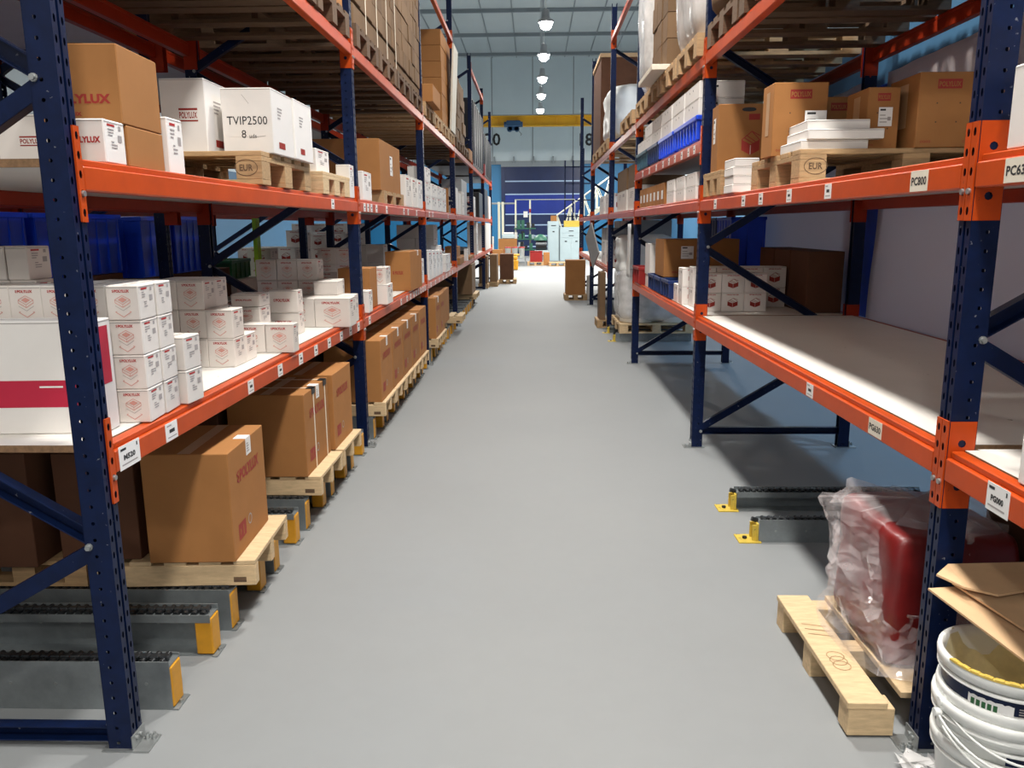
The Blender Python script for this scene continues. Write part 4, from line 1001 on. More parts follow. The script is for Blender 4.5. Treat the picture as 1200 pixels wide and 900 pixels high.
face_label(c, Face((-.13, -.19, 0), (1, 0, 0), (0, 0, 1)), .12, .22, .10, .195)
for i, (x0, x1, y0, y1, z0, z1) in enumerate(((1.175, 1.47, 3.66, 3.94, 0, .042), (1.20, 1.53, 3.64, 3.93, .043, .086), (1.21, 1.48, 3.67, 3.95, .087, .128))):
    carton('flat white carton in the pile on the right stamped pallet, %s' % ('bottom', 'middle', 'top')[i], x0, x1, y0, y1, PR+z0, PR+z1, 'plain', 'R', 'carton_bright', rot=rnd.uniform(-.04, .04))
for k in range(4): carton('small flat white carton stacked on the right crossbar edge, %s' % ('bottom', 'second', 'third', 'top')[k], 1.122+.004*(k % 2), 1.262, 4.62, 4.84, MR+.047*k, MR+.046+.047*k, 'plain', 'R', 'carton_bright', rot=rnd.uniform(-.03, .03))
for k in range(2): kr('brown carton behind the flat white pile, %s' % ('nearer the aisle' if k == 0 else 'with pale tape'), 1.43+.21*k, 1.63+.21*k, 4.2, 4.40, PR, PR+.30, 'boxedlux' if k == 0 else 'cubebig')
c = kr('brown carton with a white sticker between the flat pile and the largest carton', 1.472, 1.612, 3.70, 3.94, PR, PR+.265, 'boxedlux')
face_label(c, Face((-.07, -.12, 0), (1, 0, 0), (0, 0, 1)), .05, .11, .10, .18)
kr('largest brown carton with a boxed red name on the right middle shelf', 1.65, 1.905, 3.61, 3.90, PR, PR+.31, 'boxedlux')
kr('brown carton at the far right end of the row on the right middle shelf', 1.912, 2.14, 3.64, 4.0, PR, PR+.305, 'plain')
carton('white carton at the edge of the nearest right bay, middle shelf', 1.165, 1.30, 1.80, 2.06, MR, MR+.195, 'plain', 'R', 'carton_bright')
carton('white carton at the edge of the nearest right bay, lower shelf', 1.165, 1.33, 1.60, 1.86, .935, 1.115, 'plain', 'R', 'carton_bright')

# second bay, lower shelf
SR = .9355
Gr = 'white cartons with a red open-box emblem on the lower right shelf'
def cube_r(x0, y0, cols, lv, w, d, h, label, z=SR):
    for c in range(cols):
        for k in range(lv[c]): carton('%s, %s, %s column' % (label, ('bottom', 'second', 'third')[k], ORD[c]), x0+c*(w+.003), x0+c*(w+.003)+w, y0, y0+d, z+k*(h+.001), z+k*(h+.001)+h, 'cube', 'R', 'carton_bright', Gr, rnd.uniform(-.015, .015))
cube_r(1.185, 5.72, 3, (2, 2, 2), .158, .16, .135, 'white emblem carton facing the first bay')
cube_r(1.20, 6.02, 4, (2, 2, 2, 2), .17, .17, .15, 'white emblem carton in the second row')
cube_r(1.165, 6.26, 1, (2,), .17, .18, .14, 'white emblem carton at the shelf edge in the second right bay')
cube_r(1.165, 6.46, 1, (1,), .17, .18, .14, 'white emblem carton farther along the edge of the second right bay')
for k in range(3): carton('dark brown carton at the back of the second right bay, %s' % ORD[k], 1.905, 2.15, 5.6+.4*k, 5.99+.4*k, SR, 1.36, 'plain', 'R', 'kraft_dark')
plastic_bin('navy plastic crate with a pale blue emblem on the lower right shelf', 1.135, 1.42, 6.7, 7.1, SR, SR+.155, 'bin_navy')
for k, (y0, y1, m, nm) in enumerate(((7.14, 7.5, 'bin_navy', 'navy'), (7.54, 7.9, 'bin_navy', 'dark navy'), (8.35, 8.85, 'bin_red', 'red'))):
    plastic_bin('%s plastic crate on the lower right shelf, %s' % (nm, ('next to the emblem crate', 'third in line', 'at the third upright')[k]), 1.10 if k == 2 else 1.135, 1.42, y0, y1, SR, SR+.15+.03*(k == 2), m)
c = kr('brown carton with a white sticker standing on the navy crates', 1.16, 1.56, 7.15, 7.65, SR+.156, SR+.156+.33, 'luxlow')
face_label(c, Face((-.2, -.25, 0), (1, 0, 0), (0, 0, 1)), .15, .26, .16, .27)
kr('brown carton beside the one with the white sticker', 1.57, 1.82, 7.15, 7.65, SR+.02, SR+.156+.33, 'plain')
c = carton('white carton with red lettering at the end of the second right bay', 1.16, 1.48, 8.0, 8.34, SR+.12, SR+.43, 'plain', 'R', 'carton_bright')
mb = MB(); wordmark(mb, Face((-.16, -.17, 0), (1, 0, 0), (0, 0, 1)), .2, .12, .025, 'ink_red', .17); mb.build('printed_name', c)
carton('white carton supporting the lettered white carton', 1.165, 1.46, 7.95, 8.33, SR, SR+.119, 'plain', 'R', 'carton_bright')
for k in range(2): plastic_bin('blue plastic bin at the rear of the second right bay, %s' % ORD[k], 1.84, 2.16, 7.55+.64*k, 8.15+.64*k, SR, SR+.68, 'bin_blue' if k == 0 else 'bin_navy')
# second bay, middle shelf and raised shelf
for k in range(7): carton('slim brown carton with a white label in the upright row, %s' % ORD[k], 1.14, 1.42, 7.12+.23*k, 7.33+.23*k, MR, MR+.185, 'binder', 'R', 'kraft', 'slim brown cartons with white labels')
for k in range(3):
    for j in range(2): carton('white carton beside the slim brown row, %s pair, %s' % (ORD[k], ('lower', 'upper')[j]), 1.14, 1.32, 5.75+.44*k, 6.10+.44*k, MR+.093*j, MR+.092+.093*j, 'dots', 'R', 'carton_bright')
RZ = 2.107
for k, (y0, y1, m, nm) in enumerate(((5.62, 6.5, 'bin_blue', 'blue'), (6.55, 7.3, 'bin_blue', 'deep blue'), (7.35, 8.0, 'bin_navy', 'dark'), (8.05, 8.8, 'bin_teal', 'teal'))):
    plastic_bin('%s plastic crate on the raised right shelf, %s from the second upright' % (nm, ORD[k]), 1.10, 1.70, y0, y1, RZ, RZ+.165, m)
for k in range(6):
    for j in range(2 if k < 5 else 1): carton('white carton on the blue crates, %s stack, %s' % (ORD[k], ('lower', 'upper')[j]), 1.115, 1.42, 5.63+.53*k, 6.13+.53*k, RZ+.166+.11*j, RZ+.275+.11*j, 'dots', 'R', 'carton_bright')
# first to third bays, upper level
U2 = Z3['R']+BH+.002
for k in range(4):
    y0 = 2.28+.8*k
    pallet('shade-toned pallet at the upper level seen from below, first right bay, %s' % ORD[k], RX+.0, RX+1.08, y0, y0+.76, U2, .144, 'wood_shade_stamp', False, 'shade-toned pallets at the upper level of the first right bay')
def sack(label, x0, x1, y0, y1, z0, z1, m, seed=0, name='sack', cat='sack', amp=.04, sub=10, parent=None, sq=6):
    mb = MB(); rr = random.Random(seed); w, d, h = x1-x0, y1-y0, z1-z0; vs = {}; ph = [rr.uniform(0, 6) for _ in range(6)]
    n = sub
    def pt(i, j, k):
        key = (i, j, k)
        if key not in vs:
            a, b, c = i/n*2-1, j/n*2-1, k/n*2-1
            e = sq; l = (abs(a)**e+abs(b)**e+abs(c)**e)**(1/e); l = max(l, 1e-4)
            q = 1/l
            x, y, z = a*q, b*q, c*q
            f = 1+amp*(math.sin(5*y+4*z+ph[0])*.5+math.sin(9*z+3*x+ph[1])*.35+math.sin(13*y+7*x+ph[2])*.3)
            vs[key] = (len(vs), (x*w/2*f, y*d/2*f, h/2+min(1, max(-1, z*f))*h/2))
        return vs[key][0]
    fs = []
    for p in range(n):
        for q in range(n):
            for e in (0, n):
                fl = e == n
                for fn_ in (lambda a, b: (e, a, b), lambda a, b: (b, e, a), lambda a, b: (a, b, e)):
                    f = [pt(*fn_(p, q)), pt(*fn_(p+1, q)), pt(*fn_(p+1, q+1)), pt(*fn_(p, q+1))]
                    fs.append(f if fl else f[::-1])
    L = sorted(vs.values()); mb.mesh([v for _, v in L], fs, m, True)
    o = mb.build(name, parent, ((x0+x1)/2, (y0+y1)/2, z0))
    return o if parent else tag(o, label, cat, None, 'thing')
for k in range(3):
    sack('brown paper sack hanging over the upper pallet, first right bay, %s' % ORD[k], RX-.02, RX+.6, 3.2+.75*k, 3.9+.75*k, U2+.15, U2+.62, 'kraft_grey', k)
for k in range(4):
    y0 = 5.62+.81*k
    pallet('worn pallet at the upper level, second right bay, %s from its near end' % ORD[k], RX-.03, RX+1.05, y0, y0+.77, U2, .144, 'wood', False)
WL = sack('white stretch-wrapped load on the upper level, nearer of two in the second right bay', RX-.02, RX+.95, 5.68, 6.75, U2+.146, U2+1.5, 'stretch_film', 4, 'wrapped_load', 'load', .03, 16)
sack('', -.44, .44, -.47, .47, 0, 1.26, 'carton_white', 5, 'goods', 'load', .02, 10, WL)
carton_wall('R', RX-.02, 6.95, 3, .26, U2+.20, 6, .2, .5, 'small brown carton in the block between two wrapped loads', 'brown cartons between the two wrapped loads', 'kraft_grey')
mb = MB(); mb.box(-.2, .5, 0, .85, 0, .045, 'paper_cream', .004); tag(mb.build('board', None, (RX+.06, 6.92, U2+.149)), 'pale board under the brown block at the upper right level', 'board')
WL = sack('white stretch-wrapped load on the upper level, farther of two in the second right bay', RX-.05, RX+.95, 7.9, 8.7, U2+.146, U2+1.7, 'stretch_film', 6, 'wrapped_load', 'load', .03, 16)
sack('', -.45, .45, -.34, .34, 0, 1.46, 'carton_white', 7, 'goods', 'load', .02, 10, WL)
# third right bay
for k in range(3): pallet('worn pallet at the upper level, %s' % ('third right bay', 'fourth right bay, nearer', 'fourth right bay, farther')[k], RX-.03, RX+1.06, (9.15, 12.12, 13.44)[k], (10.35, 13.32, 15.0)[k], U2, .144, 'wood', False)
carton('huge dark brown carton on the upper level of the fourth right bay', RX-.02, RX+1.0, 13.45, 15.0, U2+.146, U2+1.52, 'plain', 'R', 'kraft_dark')
mb = MB(); mb.box(RX-.04, RX+1.02, 13.43, 15.02, 0, .06, 'kraft_inner', .004); tag(mb.build('lid', None, (0, 0, U2+1.522)), 'pale flat lid on the huge dark carton', 'lid')
sack('white padded bundle on the upper level of the fourth right bay', RX+.0, RX+1.0, 12.15, 13.3, U2+.146, U2+.92, 'plastic_white', 8, 'bundle', 'bundle', .05)
for k in range(2):
    for j in range(2): carton('grey-brown carton on the middle shelf of the third right bay, %s' % ['nearer lower', 'nearer upper', 'farther lower', 'farther upper'][2*k+j], 1.2, 1.7, 9.2+1.3*k, 10.3+1.3*k, MR+.27*j, MR+.268+.27*j, 'cube' if j == 0 else 'plain', 'R', 'carton_white' if j == 0 else 'kraft_grey')
pallet('pallet under the wrapped white rolls at the third right bay', 1.16, 2.15, 10.62, 11.75, .118, .13, 'wood_pale', True)
r = root('wrapped_rolls', 'white rolls wrapped in clear film with a bulky bag on top, third right bay', 'wrapped load', (1.66, 11.18, .249), 0, None, 'thing')
for k in range(4):
    i, j = k % 2, k//2
    mb = MB(); mb.lathe([(.001, 0), (.22, 0), (.235, .02), (.235, .60), (.22, .62), (.001, .62)], (-.24+.48*i, -.28+.5*j, 0), 'plastic_white', 24); mb.build('roll', r)
sack('', -.49, .20, -.43, .37, .623, 1.17, 'plastic_white', 12, 'bag', 'bag', .07, 14, r)
sack('', -.5, .5, -.54, .54, .001, .75, 'stretch_film', 13, 'stretch_wrap', 'wrap', .02, 18, r)
cloth('narrow white sheet hanging from the third right upright', 1.09, 9.0, 9.35, .97, 1.56, 'plastic_white', .015, 8, 12, 3, 'hanging_sheet', 'sheet')
# fourth and fifth right bays
pallet('small pallet beside the fourth right upright', .98, 1.35, 12.15, 12.65, 0, .12, 'wood', False)
carton('tall thin brown board load at the fourth right upright', 1.02, 1.108, 12.2, 12.6, .12, .845, 'plain', 'R', 'kraft_grey')
mb = MB(); mb.box(-.012, .012, -.32, .32, -.2, .2, 'grey_card', .003); tag(mb.build('sign_board', None, (1.0, 13.6, 1.22), (R(50), 0, R(14))), 'plain grey board hanging askew at the fourth right bay', 'board', None, 'thing')
for k in range(2):
    for j in range(3): carton('white carton on the lower shelf of the fourth right bay, %s row, %s' % (ORD[k], ('bottom', 'middle', 'top')[j]), 1.17, 1.45, 12.3+.8*k, 12.95+.8*k, SR+.19*j, SR+.188+.19*j, 'cube' if j < 2 else 'plain', 'R', 'carton_bright' if j < 2 else 'grey_card')
for k in range(3): carton('grey carton block at the back of the fourth right bay, %s' % ORD[k], 1.55, 2.1, 12.3+1.1*k, 13.3+1.1*k, SR, 1.62, 'plain', 'R', 'grey_card')
for k in range(2): carton('white emblem carton on the middle shelf of the fourth right bay, %s' % ('nearer' if k == 0 else 'farther'), 1.18, 1.5, 12.4+1.2*k, 13.2+1.2*k, MR, MR+.3, 'cube', 'R', 'carton_bright')
pallet('pallet under the single brown load standing in the aisle', .66, 1.14, 16.75, 17.3, 0, .12, 'wood', False)
carton('tall brown load standing alone at the right of the aisle', .69, 1.10, 16.8, 17.25, .12, .835, 'plain', 'R', 'kraft')
carton('thin white load behind the tall brown load at the right', 1.15, 1.23, 16.9, 17.2, 0, .5, 'plain', 'R', 'carton_white')

# ------------------------------------------------------------------ right foreground: pallet, red bag, buckets, flattened cartons
r = root('pallet', 'pale half pallet on the floor under the clear plastic bag', 'pallet', (0, 0, 0))
def board(n, x0, x1, y0, y1, z0, z1):
    mb = MB(); mb.box(x0, x1, y0, y1, z0, z1, 'wood_pale', .002); return mb.build(n, r)
board('deck_board', .955, 1.075, 2.20, 2.92, .10, .121); board('deck_board', 1.14, 1.24, 2.26, 2.92, .10, .121); board('deck_board', 1.29, 1.39, 2.26, 2.92, .10, .121); board('deck_board', 1.45, 1.55, 2.26, 2.92, .10, .121)
for y in (2.205, 2.54, 2.845): board('bearer',   .96, 1.10 if y < 2.25 else 1.55, y, y+.075, .0 if y > 2.25 else .0075, .10)
mb = MB(); F = Face((.955, 2.2, .1212), (1, 0, 0), (0, 1, 0))
for k in range(3): mb.line(F, (.02, .42+.035*k), (.10, .40+.035*k), .006, 'wood'); mb.ring(F, .06, .27-.03*k, .03, .004, 'wood', 12)
mb.build('branded_mark', r)
sack('dark red plastic sack standing on the half pallet inside the clear bag', 1.14, 1.55, 2.39, 2.86, .122, .575, 'red_sack', 23, 'sack', 'sack', .03, 20, None, 14)
def bag():
    rr = random.Random(3); mb = MB(); nu, nv = 46, 24; vs = []
    # a loose clear bag: outline at the foot and at the top, sagging and creased between
    base = [(1.07, 2.47), (1.12, 2.36), (1.22, 2.33), (1.42, 2.33), (1.56, 2.38), (1.57, 2.6), (1.55, 2.9), (1.32, 2.93), (1.12, 2.88), (1.06, 2.68)]
    top = [(.995, 2.69), (1.09, 2.54), (1.20, 2.50), (1.38, 2.40), (1.53, 2.45), (1.55, 2.65), (1.52, 2.84), (1.34, 2.87), (1.16, 2.84), (1.08, 2.76)]
    def loop(P, t):
        n = len(P); x = t*n; i = int(x) % n; f = x-int(x); a, b = P[i], P[(i+1) % n]; f = f*f*(3-2*f)
        return a[0]+(b[0]-a[0])*f, a[1]+(b[1]-a[1])*f
    ph = [rr.uniform(0, 6.28) for _ in range(10)]
    for j in range(nv+1):
        v = j/nv
        for i in range(nu):
            t = i/nu; b = loop(base, t); q = loop(top, t); x = b[0]+(q[0]-b[0])*v; y = b[1]+(q[1]-b[1])*v
            cx, cy = 1.33, 2.62
            w = math.sin(PI*v)
            cr = abs(math.sin(9*t*PI+7*v+ph[0]))*.5+abs(math.sin(23*t*PI-11*v+ph[1]))*.25+abs(math.sin(5*t*PI+17*v+ph[2]))*.35+abs(math.sin(37*t*PI+5*v+ph[4]))*.12
            s = 1+(.05*w-.09*cr*w-.03*cr)+.05*math.sin(3*PI*v+ph[3])*w
            if v < .14: s += .10*(1-v/.14)
            x = cx+(x-cx)*s; y = cy+(y-cy)*s
            q = .5+.5*w; x += rr.uniform(-.014, .014)*q; y += rr.uniform(-.014, .014)*q
            z = .1235+v*.475+(.02*math.sin(8*t*PI+ph[5])+.014*math.sin(21*t*PI))*v+rr.uniform(-.009, .009)*w
            vs.append((x, y, z))
    fs = [(j*nu+i, j*nu+(i+1) % nu, (j+1)*nu+(i+1) % nu, (j+1)*nu+i) for j in range(nv) for i in range(nu)]
    k = len(vs); vs.append((1.33, 2.66, .615))
    fs += [(nv*nu+i, nv*nu+(i+1) % nu, k) for i in range(nu)]
    mb.mesh(vs, fs, 'clear_film', False)
    return tag(mb.build('plastic_bag'), 'crumpled clear plastic bag draped over the red sacks', 'bag', None, 'thing')
bag()
def bucket(label, x, y, z, h, r0, r1, band=None, rim='plastic_white', inside=None, handle=True, extra=None):
    b = root('bucket', label, 'bucket', (x, y, z)); mb = MB()
    mb.lathe([(.001, 0), (r0, 0), (r0+.004, .006), (r1, h-.03), (r1+.009, h-.03), (r1+.011, h-.012), (r1+.009, h), (r1-.002, h), (r1-.003, h-.03), (r0-.002, .004), (.001, .004)], (0, 0, 0), 'plastic_white', 48)
    for k in range(1): mb.lathe([(r1+.0005, h-.05-.022*k), (r1+.008, h-.047-.022*k), (r1+.008, h-.043-.022*k), (r1, h-.040-.022*k)], (0, 0, 0), 'plastic_white', 48)
    mb.build('body', b)
    def at(zz): return r0+.004+(r1-r0-.004)*(zz/(h-.03))
    if band:
        z0, z1, m = band; mb = MB(); mb.lathe([(at(z0)+.0012, z0), (at(z1)+.0012, z1)], (0, 0, 0), m, 48); mb.build('label_band', b)
    if handle:
        mb = MB(); n = 26; pts = []
        for i in range(n+1):
            t = PI*1.02+PI*1.0*i/n; pts.append(((r1+.016)*math.cos(t), (r1+.016)*math.sin(t), h-.04-.085*math.sin(PI*i/n)))
        mb.tube(pts, .0034, 'plastic_white', 6)
        for p in (pts[0], pts[-1]): mb.cyl((p[0]*.95, p[1], p[2]), (p[0]*1.05, p[1], p[2]), .011, 'plastic_white', n=10)
        mb.build('handle', b)
    return b
BXC, BYC = 1.236, 1.925
bz = bucket('white bucket at the very bottom of the stack', BXC+.004, BYC+.004, 0, .215, .126, .152, None, handle=False)
b0 = bucket('dark navy labelled bucket low in the stack', BXC+.008, BYC, .078, .215, .126, .152, (.02, .165, 'navy'))
b2 = bucket('white bucket nested in the navy bucket', BXC-.004, BYC, .109, .215, .126, .152)
b3 = bucket('white bucket nested just below the top bucket', BXC+.006, BYC+.002, .140, .215, .126, .152)
bt = bucket('top bucket with dried yellow paint inside and a green label', BXC, BYC, .230, .215, .126, .152, (.125, .166, 'navy'), handle=False)
def curved_print(b, text, ang, z, h, m, rad, bold=.03, wide=None):
    vs, fs, w = glyphs(text, bold); sx = h if wide is None else wide/w
    mb = MB(); out = []
    for x, y in vs:
        t = ang+(x*sx-w*sx/2)/rad; out.append((rad*math.cos(t), rad*math.sin(t), z+y*h))
    mb.mesh(out, fs, m); return mb
def curved_rect(mb, a0, a1, z0, z1, rad, m, n=8):
    for i in range(n):
        t0 = a0+(a1-a0)*i/n; t1 = a0+(a1-a0)*(i+1)/n
        mb.face([(rad*math.cos(t0), rad*math.sin(t0), z0), (rad*math.cos(t1), rad*math.sin(t1), z0), (rad*math.cos(t1), rad*math.sin(t1), z1), (rad*math.cos(t0), rad*math.sin(t0), z1)], m)
mb = MB(); a = R(-138); rad = .1478
curved_rect(mb, R(-152), R(-112), .098, .152, rad+.0012, 'paper')
for k in range(5): curved_rect(mb, R(-149)+R(5)*k, R(-145.5)+R(5)*k, .124, .142, rad+.002, 'bin_green', 2)
for k in range(3): curved_rect(mb, R(-150), R(-122-4*k), .103+.005*k, .1055+.005*k, rad+.002, 'ink_grey', 5)
for k in range(4): curved_rect(mb, R(-108), R(-75-6*k), .125+.007*k, .128+.007*k, rad+.002, 'ink_grey', 6)
mb.build('product_label', bt)
mb = curved_print(b0, 'ASA', R(-118), .055, .04, 'ink_red', .1475, .05); mb.build('printed_name', b0)
mb = MB(); rr = random.Random(5)
vs = []; n = 48                                           # paint film over the inner wall and the bottom
for j in range(5):
    for i in range(n):
        t = 2*PI*i/n; top = .17+.028*math.sin(3*t+1)+.02*math.sin(7*t)+.012*math.sin(13*t); zz = .012+(top-.012)*j/4
        rr_ = (.124+.024*(zz/.185)) - .0008
        vs.append((rr_*math.cos(t), rr_*math.sin(t), zz))
mb.mesh(vs, [(j*n+(i+1) % n, j*n+i, (j+1)*n+i, (j+1)*n+(i+1) % n) for j in range(4) for i in range(n)], 'paint_pale', True)
mb.lathe([(.001, .013), (.123, .013)], (0, 0, 0), 'paint_dry', 32)
for i in range(60):                                       # crust on the rim
    t = R(190)+R(170)*i/60; w = .006+.004*math.sin(i*1.7)
    mb.box(-.006, .006, -.004-w*.3, .004+w*.3, -.002, .003+.003*abs(math.sin(i*.9)), 'paint_dry', .001, Matrix.Translation((.158*math.cos(t), .158*math.sin(t), .214)) @ Matrix.Rotation(t, 4, 'Z'))
    if i % 3 == 0:
        mb.box(-.002, .002, -.006, .006, -.03-.02*abs(math.sin(i)), 0, 'paint_dry', 0, Matrix.Translation((.1475*math.cos(t), .1475*math.sin(t), .208)) @ Matrix.Rotation(t, 4, 'Z'))
mb.build('dried_paint', bt)
def sheet(label, pts, th, flutes=True):
    """a flattened carton: one bent board given by its corner points"""
    mb = MB(); P = [Vector(p) for p in pts]; nrm = (P[1]-P[0]).cross(P[2]-P[0]).normalized()
    Q = [p-nrm*th for p in P]; n = len(P)
    mb.face(P, 'kraft_inner'); mb.face(Q[::-1], 'kraft')
    for i in range(n): mb.face([P[i], Q[i], Q[(i+1) % n], P[(i+1) % n]], 'kraft_inner')
    return tag(mb.build('flattened_carton'), label, 'cardboard', None, 'thing')
sheet('flattened brown carton leaning over the top bucket, lowest sheet', [(1.095, 2.08, .555), (1.24, 1.72, .475), (1.62, 1.80, .50), (1.62, 2.12, .57)], .006)
sheet('flattened brown carton lying on the lowest sheet over the bucket', [(1.16, 2.08, .572), (1.27, 1.86, .523), (1.62, 1.92, .54), (1.62, 2.12, .585)], .006)
sheet('brown carton flap on top of the flattened cartons', [(1.125, 2.10, .588), (1.165, 2.03, .583), (1.24, 2.0, .575), (1.5, 2.06, .59), (1.5, 2.13, .615), (1.17, 2.13, .605)], .006)
sack('dark red wrapped load behind the buckets under the nearest right bay', 1.62, 2.1, 2.30, 2.8, 0, .70, 'kraft_dark', 31, 'load', 'load', .03)
mb = MB(); rr = random.Random(9)
for k in range(16):
    a = [Vector((rr.uniform(-.07, .07), rr.uniform(-.06, .06), rr.uniform(0, .045))) for _ in range(3)]; mb.face(a, 'stretch_film')
tag(mb.build('plastic_scrap', None, (1.10, 2.07, .002)), 'crumpled scrap of clear film at the foot of the right upright', 'film', None, 'thing')

# ------------------------------------------------------------------ far end of the hall
def cabinet(label, x0, x1, y0, y1, h, drawers, m='machine_grey', doors=2):
    r = root('machine_cabinet', label, 'cabinet', ((x0+x1)/2, (y0+y1)/2, 0)); w, d = x1-x0, y1-y0
    mb = MB(); mb.box(-w/2, w/2, -d/2, d/2, .06, h, m, .015); mb.box(-w/2+.03, w/2-.03, -d/2+.04, d/2-.04, 0, .06, 'steel_dark'); mb.build('body', r)
    z = h-.06
    for k in range(drawers):
        dz = h*.13; q = MB(); q.box(-w/2+.03, w/2-.03, -d/2-.012, -d/2, z-dz+.01, z, m, .005); q.box(-.1, .1, -d/2-.02, -d/2-.012, z-dz*.6, z-dz*.45, 'steel_dark'); q.build('drawer', r); z -= dz
    for k in range(doors):
        dw = (w-.06)/doors; q = MB(); q.box(-w/2+.03+k*dw, -w/2+.02+(k+1)*dw, -d/2-.012, -d/2, .1, z-.01, m, .005)
        hd = q.build('door', r); q = MB(); q.box(-w/2+.03+(k+.4)*dw, -w/2+.03+(k+.6)*dw, -d/2-.03, -d/2-.012, z-.16, z-.12, 'steel_dark'); q.build('handle', hd)
    return r
cabinet('wide pale grey machine cabinet with drawers at the far end', 1.12, 2.06, 33.6, 34.4, 1.48, 2)
cabinet('tall pale grey machine cabinet left of the wide one', .62, 1.10, 33.7, 34.4, 1.72, 1, 'machine_grey', 1)
pallet('pallet on the floor before the pale grey cabinets', .62, 1.28, 31.0, 31.8, 0, .14, 'wood', False)
pallet('pallet on the floor under the red crate', -.22, .42, 31.6, 32.4, 0, .14, 'wood', False)
plastic_bin('red plastic crate on a pallet at the far end', -.12, .38, 31.7, 32.2, .142, .56, 'bin_red')
carton('small brown carton beside the red crate', .42, .66, 31.8, 32.2, 0, .50, 'plain', 'R', 'kraft')
for k in range(3):
    mb = MB(); mb.lathe([(.001, 0), (.10, 0), (.115, .38), (.12, .38), (.12, .4), (.001, .4)], (0, 0, 0), 'plastic_white', 18)
    r = root('pail', 'white pail with a red lid at the far end, %s of three' % ('left', 'middle', 'right')[k], 'pail', (-.98+.27*k, 31.6, .30)); mb.build('body', r)
    mb = MB(); mb.lathe([(.001, .44), (.1, .44), (.125, .43), (.125, .39)], (0, 0, 0), 'bin_red', 18); mb.build('lid', r)
mb = MB()
for x in (-1.1, -.3):
    for y in (31.45, 31.75): mb.box(x-.02, x+.02, y-.02, y+.02, 0, .28, 'steel')
mb.box(-1.15, -.25, 31.4, 31.8, .27, .299, 'steel'); tag(mb.build('low_bench'), 'low steel bench carrying the three pails', 'bench')
mb = MB(); mb.box(-.17, .17, -.15, .15, 0, .36, 'yellow', .03); mb.box(-.12, .16, -.13, .13, .36, .5, 'yellow', .04); mb.box(-.05, .22, -.1, .1, .5, .56, 'yellow', .02)
tag(mb.build('floor_machine', None, (-.70, 28.6, 0)), 'small yellow machine on the floor at the end of the aisle', 'machine')
carton('large brown carton at the far end left of the machines', -1.42, -.66, 33.2, 33.9, .12, 1.02, 'luxside', 'L', 'kraft'); pallet('pallet under the large brown carton at the far end', -1.45, -.6, 33.1, 33.95, 0, .12, 'wood', False)
carton('small brown carton at the far end by the left rack', -1.66, -1.22, 32.0, 32.5, .0, .62, 'plain', 'L', 'kraft')
mb = MB(); mb.box(-.26, .26, -.2, .2, 0, .18, 'machine_grey', .03); mb.box(-.22, .22, -.16, .16, .18, .26, 'carton_bright', .02); tag(mb.build('printer', None, (-1.02, 33.5, 1.021)), 'pale office printer on the large brown carton', 'printer')
for k in range(4): carton('white carton in the pile beside the far left rack', -1.95, -1.62, 33.0, 33.5, .28*k, .28*k+.278, 'ends', 'L', 'carton_bright', 'white cartons beside the far left rack')
# packing machine: frame posts with shelves of parts
r = root('packing_machine', 'cream-framed packing machine with green parts before the blue door', 'machine', (-.12, 34.9, 0))
for x in (-.62, .0):
    mb = MB(); mb.box(x-.035, x+.035, -.04, .04, 0, 2.62, 'cream_metal', .01); mb.build('column', r)
mb = MB(); mb.box(-.66, 1.93, -.02, .02, 2.62, 2.66, 'steel', .004); mb.build('top_bar', r)
mb = MB(); mb.box(1.9, 1.94, -.02, .02, 0, 2.62, 'steel', .004); mb.build('column', r)
for z in (.5, .95, 1.4):
    mb = MB(); mb.box(-.7, .25, -.35, .3, z, z+.05, 'machine_green', .01); mb.build('table', r)
rr = random.Random(4)
for k in range(16):
    x = rr.uniform(-.62, .15); z = rr.choice((.55, 1.0, 1.45)); h = rr.uniform(.15, .36); mb = MB()
    if k % 2: mb.box(x, x+.14, -.3, -.1, z, z+h, ('machine_grey', 'steel_dark', 'carton_bright', 'machine_green')[k % 4], .01)
    else: mb.cyl((x, -.2, z), (x, -.2, z+h), .07, ('machine_grey', 'steel_dark', 'carton_bright', 'machine_green')[(k//2) % 4], n=12)
    mb.build('machine_unit', r)
mb = MB(); mb.cyl((0, -.06, 2.1), (0, -.06, 2.25), .04, 'bin_red', n=10); mb.build('warning_light', r)
mb = MB(); mb.box(-.28, -.1, -.08, 0, 1.9, 2.15, 'paper'); mb.build('control_panel', r)
r = root('bench_grinder', 'green-topped machine with a dark drum between packing machine and cabinets', 'machine', (.32, 33.3, 0))
mb = MB(); mb.box(-.25, .3, -.3, .3, .35, .55, 'machine_grey', .02); mb.box(-.2, -.12, -.25, .25, 0, .35, 'steel_dark'); mb.box(.17, .25, -.25, .25, 0, .35, 'steel_dark'); mb.build('base', r)
mb = MB(); mb.cyl((-.2, -.1, .75), (.25, -.1, .75), .2, 'steel_dark', n=20); mb.build('drum', r)
mb = MB(); mb.lathe([(.28, .95), (.25, 1.08), (.12, 1.18), (.001, 1.2)], (0, 0, 0), 'machine_green', 20); mb.build('hood', r)
for k, x in enumerate((-1.46, -1.30)):
    mb = MB(); mb.box(x-.05, x+.05, 34.95, 35.05, 0, 2.55, 'cream_metal', .01); tag(mb.build('door_post'), 'cream steel post beside the blue door, %s of the pair' % ('left', 'right')[k], 'post', None, 'thing')
mb = MB(); mb.tube([(-2.6, 35.4, 2.5), (-.75, 35.4, 2.5)], .035, 'steel'); mb.tube([(-2.6, 35.4, 0), (-2.6, 35.4, 2.5)], .035, 'steel'); mb.tube([(-.75, 35.4, 0), (-.75, 35.4, 2.5)], .035, 'steel')
tag(mb.build('guard_rail'), 'grey tube guard rail in front of the blue door', 'rail')
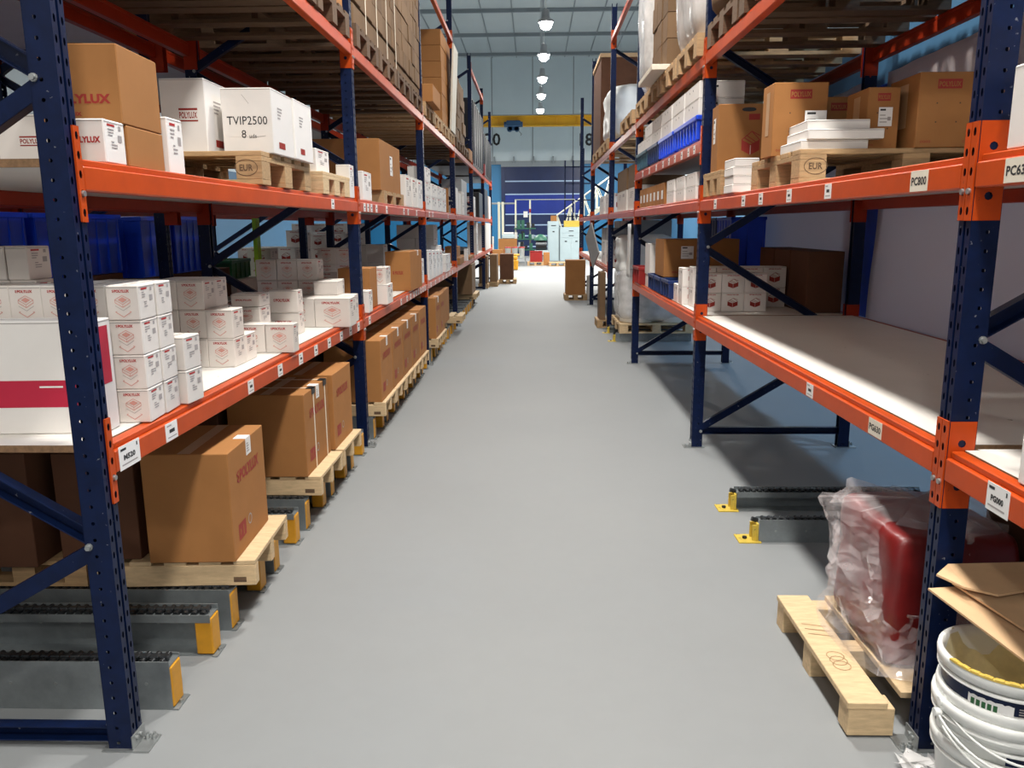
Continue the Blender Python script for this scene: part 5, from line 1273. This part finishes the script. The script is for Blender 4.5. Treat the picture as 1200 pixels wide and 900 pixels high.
# blue shelving and steel stairs at the right of the door
r = root('steel_staircase', 'pale steel staircase with zigzag railing beside the blue door', 'stairs', (2.0, 37, 0))
for s in (-.4, .4):
    mb = MB(); mb.bar((-.9, s, .9), (1.5, s, 2.6), .05, .16, 'cream_metal'); mb.build('stringer', r)
for k in range(8):
    mb = MB(); mb.box(-.9+.3*k, -.62+.3*k, -.38, .38, 1.0+.21*k, 1.04+.21*k, 'steel'); mb.build('tread', r)
mb = MB()
for s in (-.4, .4):
    mb.tube([(-.9, s, 2.0), (1.5, s, 3.7)], .03, 'cream_metal')
    for k in range(5): mb.tube([(-.9+.6*k, s, .95+.425*k), (-.9+.6*k, s, 2.0+.425*k)], .025, 'cream_metal')
    for k in range(4): mb.tube([(-.9+.6*k, s, 2.0+.425*k), (-.6+.6*k, s, 1.2+.425*k), (-.3+.6*k, s, 2.4+.425*k)], .018, 'cream_metal')
mb.build('railing', r)
mb = MB(); mb.box(-1.0, -.9, -.5, .5, 0, 1.0, 'steel'); mb.box(1.4, 1.5, -.5, .5, 0, 2.6, 'steel'); mb.build('support', r)
r = root('storage_rack', 'narrow blue storage rack right of the blue door', 'rack', (1.75, 35.6, 0))
for x in (-.35, .0, .45, .9):
    mb = MB(); mb.box(x-.03, x+.03, -.03, .03, 0, 4.3+.5*(x == .45), 'navy'); mb.build('post', r)
for z in (1.9, 2.6, 3.3, 4.0):
    mb = MB(); mb.box(-.35, .9, -.03, .03, z, z+.05, 'navy'); mb.build('crossbar', r)
carton('yellow and white goods piled above the wide grey cabinet', 1.30, 2.06, 33.7, 34.3, 1.482, 1.74, 'plain', 'R', 'pale_yellow', name='bundle', cat='bundle')
carton('pale carton on the tall grey cabinet', .75, 1.0, 33.9, 34.2, 1.722, 1.95, 'plain', 'R', 'kraft')

# ------------------------------------------------------------------ light, camera, colour
w = bpy.data.worlds.new('world'); S.world = w; w.use_nodes = True
w.node_tree.nodes['Background'].inputs['Color'].default_value = (1., .93, .87, 1); w.node_tree.nodes['Background'].inputs['Strength'].default_value = .95
cam = bpy.data.cameras.new('camera'); co = bpy.data.objects.new('camera', cam); C.objects.link(co); S.camera = co
cam.sensor_fit = 'HORIZONTAL'; cam.sensor_width = 36; cam.lens = 930.357*36/1200; cam.clip_start = .05; cam.clip_end = 200
pitch, yaw, roll = .1968, .0272, -.0073
fw = Vector((-math.sin(yaw)*math.cos(pitch), math.cos(yaw)*math.cos(pitch), -math.sin(pitch))); r0 = Vector((math.cos(yaw), math.sin(yaw), 0)); u0 = r0.cross(fw)
rt = r0*math.cos(roll)+u0*math.sin(roll); up = u0*math.cos(roll)-r0*math.sin(roll)
M = Matrix((rt, up, -fw)).transposed().to_4x4(); M.translation = (0, 0, 1.55); co.matrix_world = M
v = S.view_settings; S.display_settings.display_device = 'sRGB'; v.view_transform = 'Standard'; v.look = 'None'; v.gamma = 1; v.use_curve_mapping = False; v.exposure = -0.5
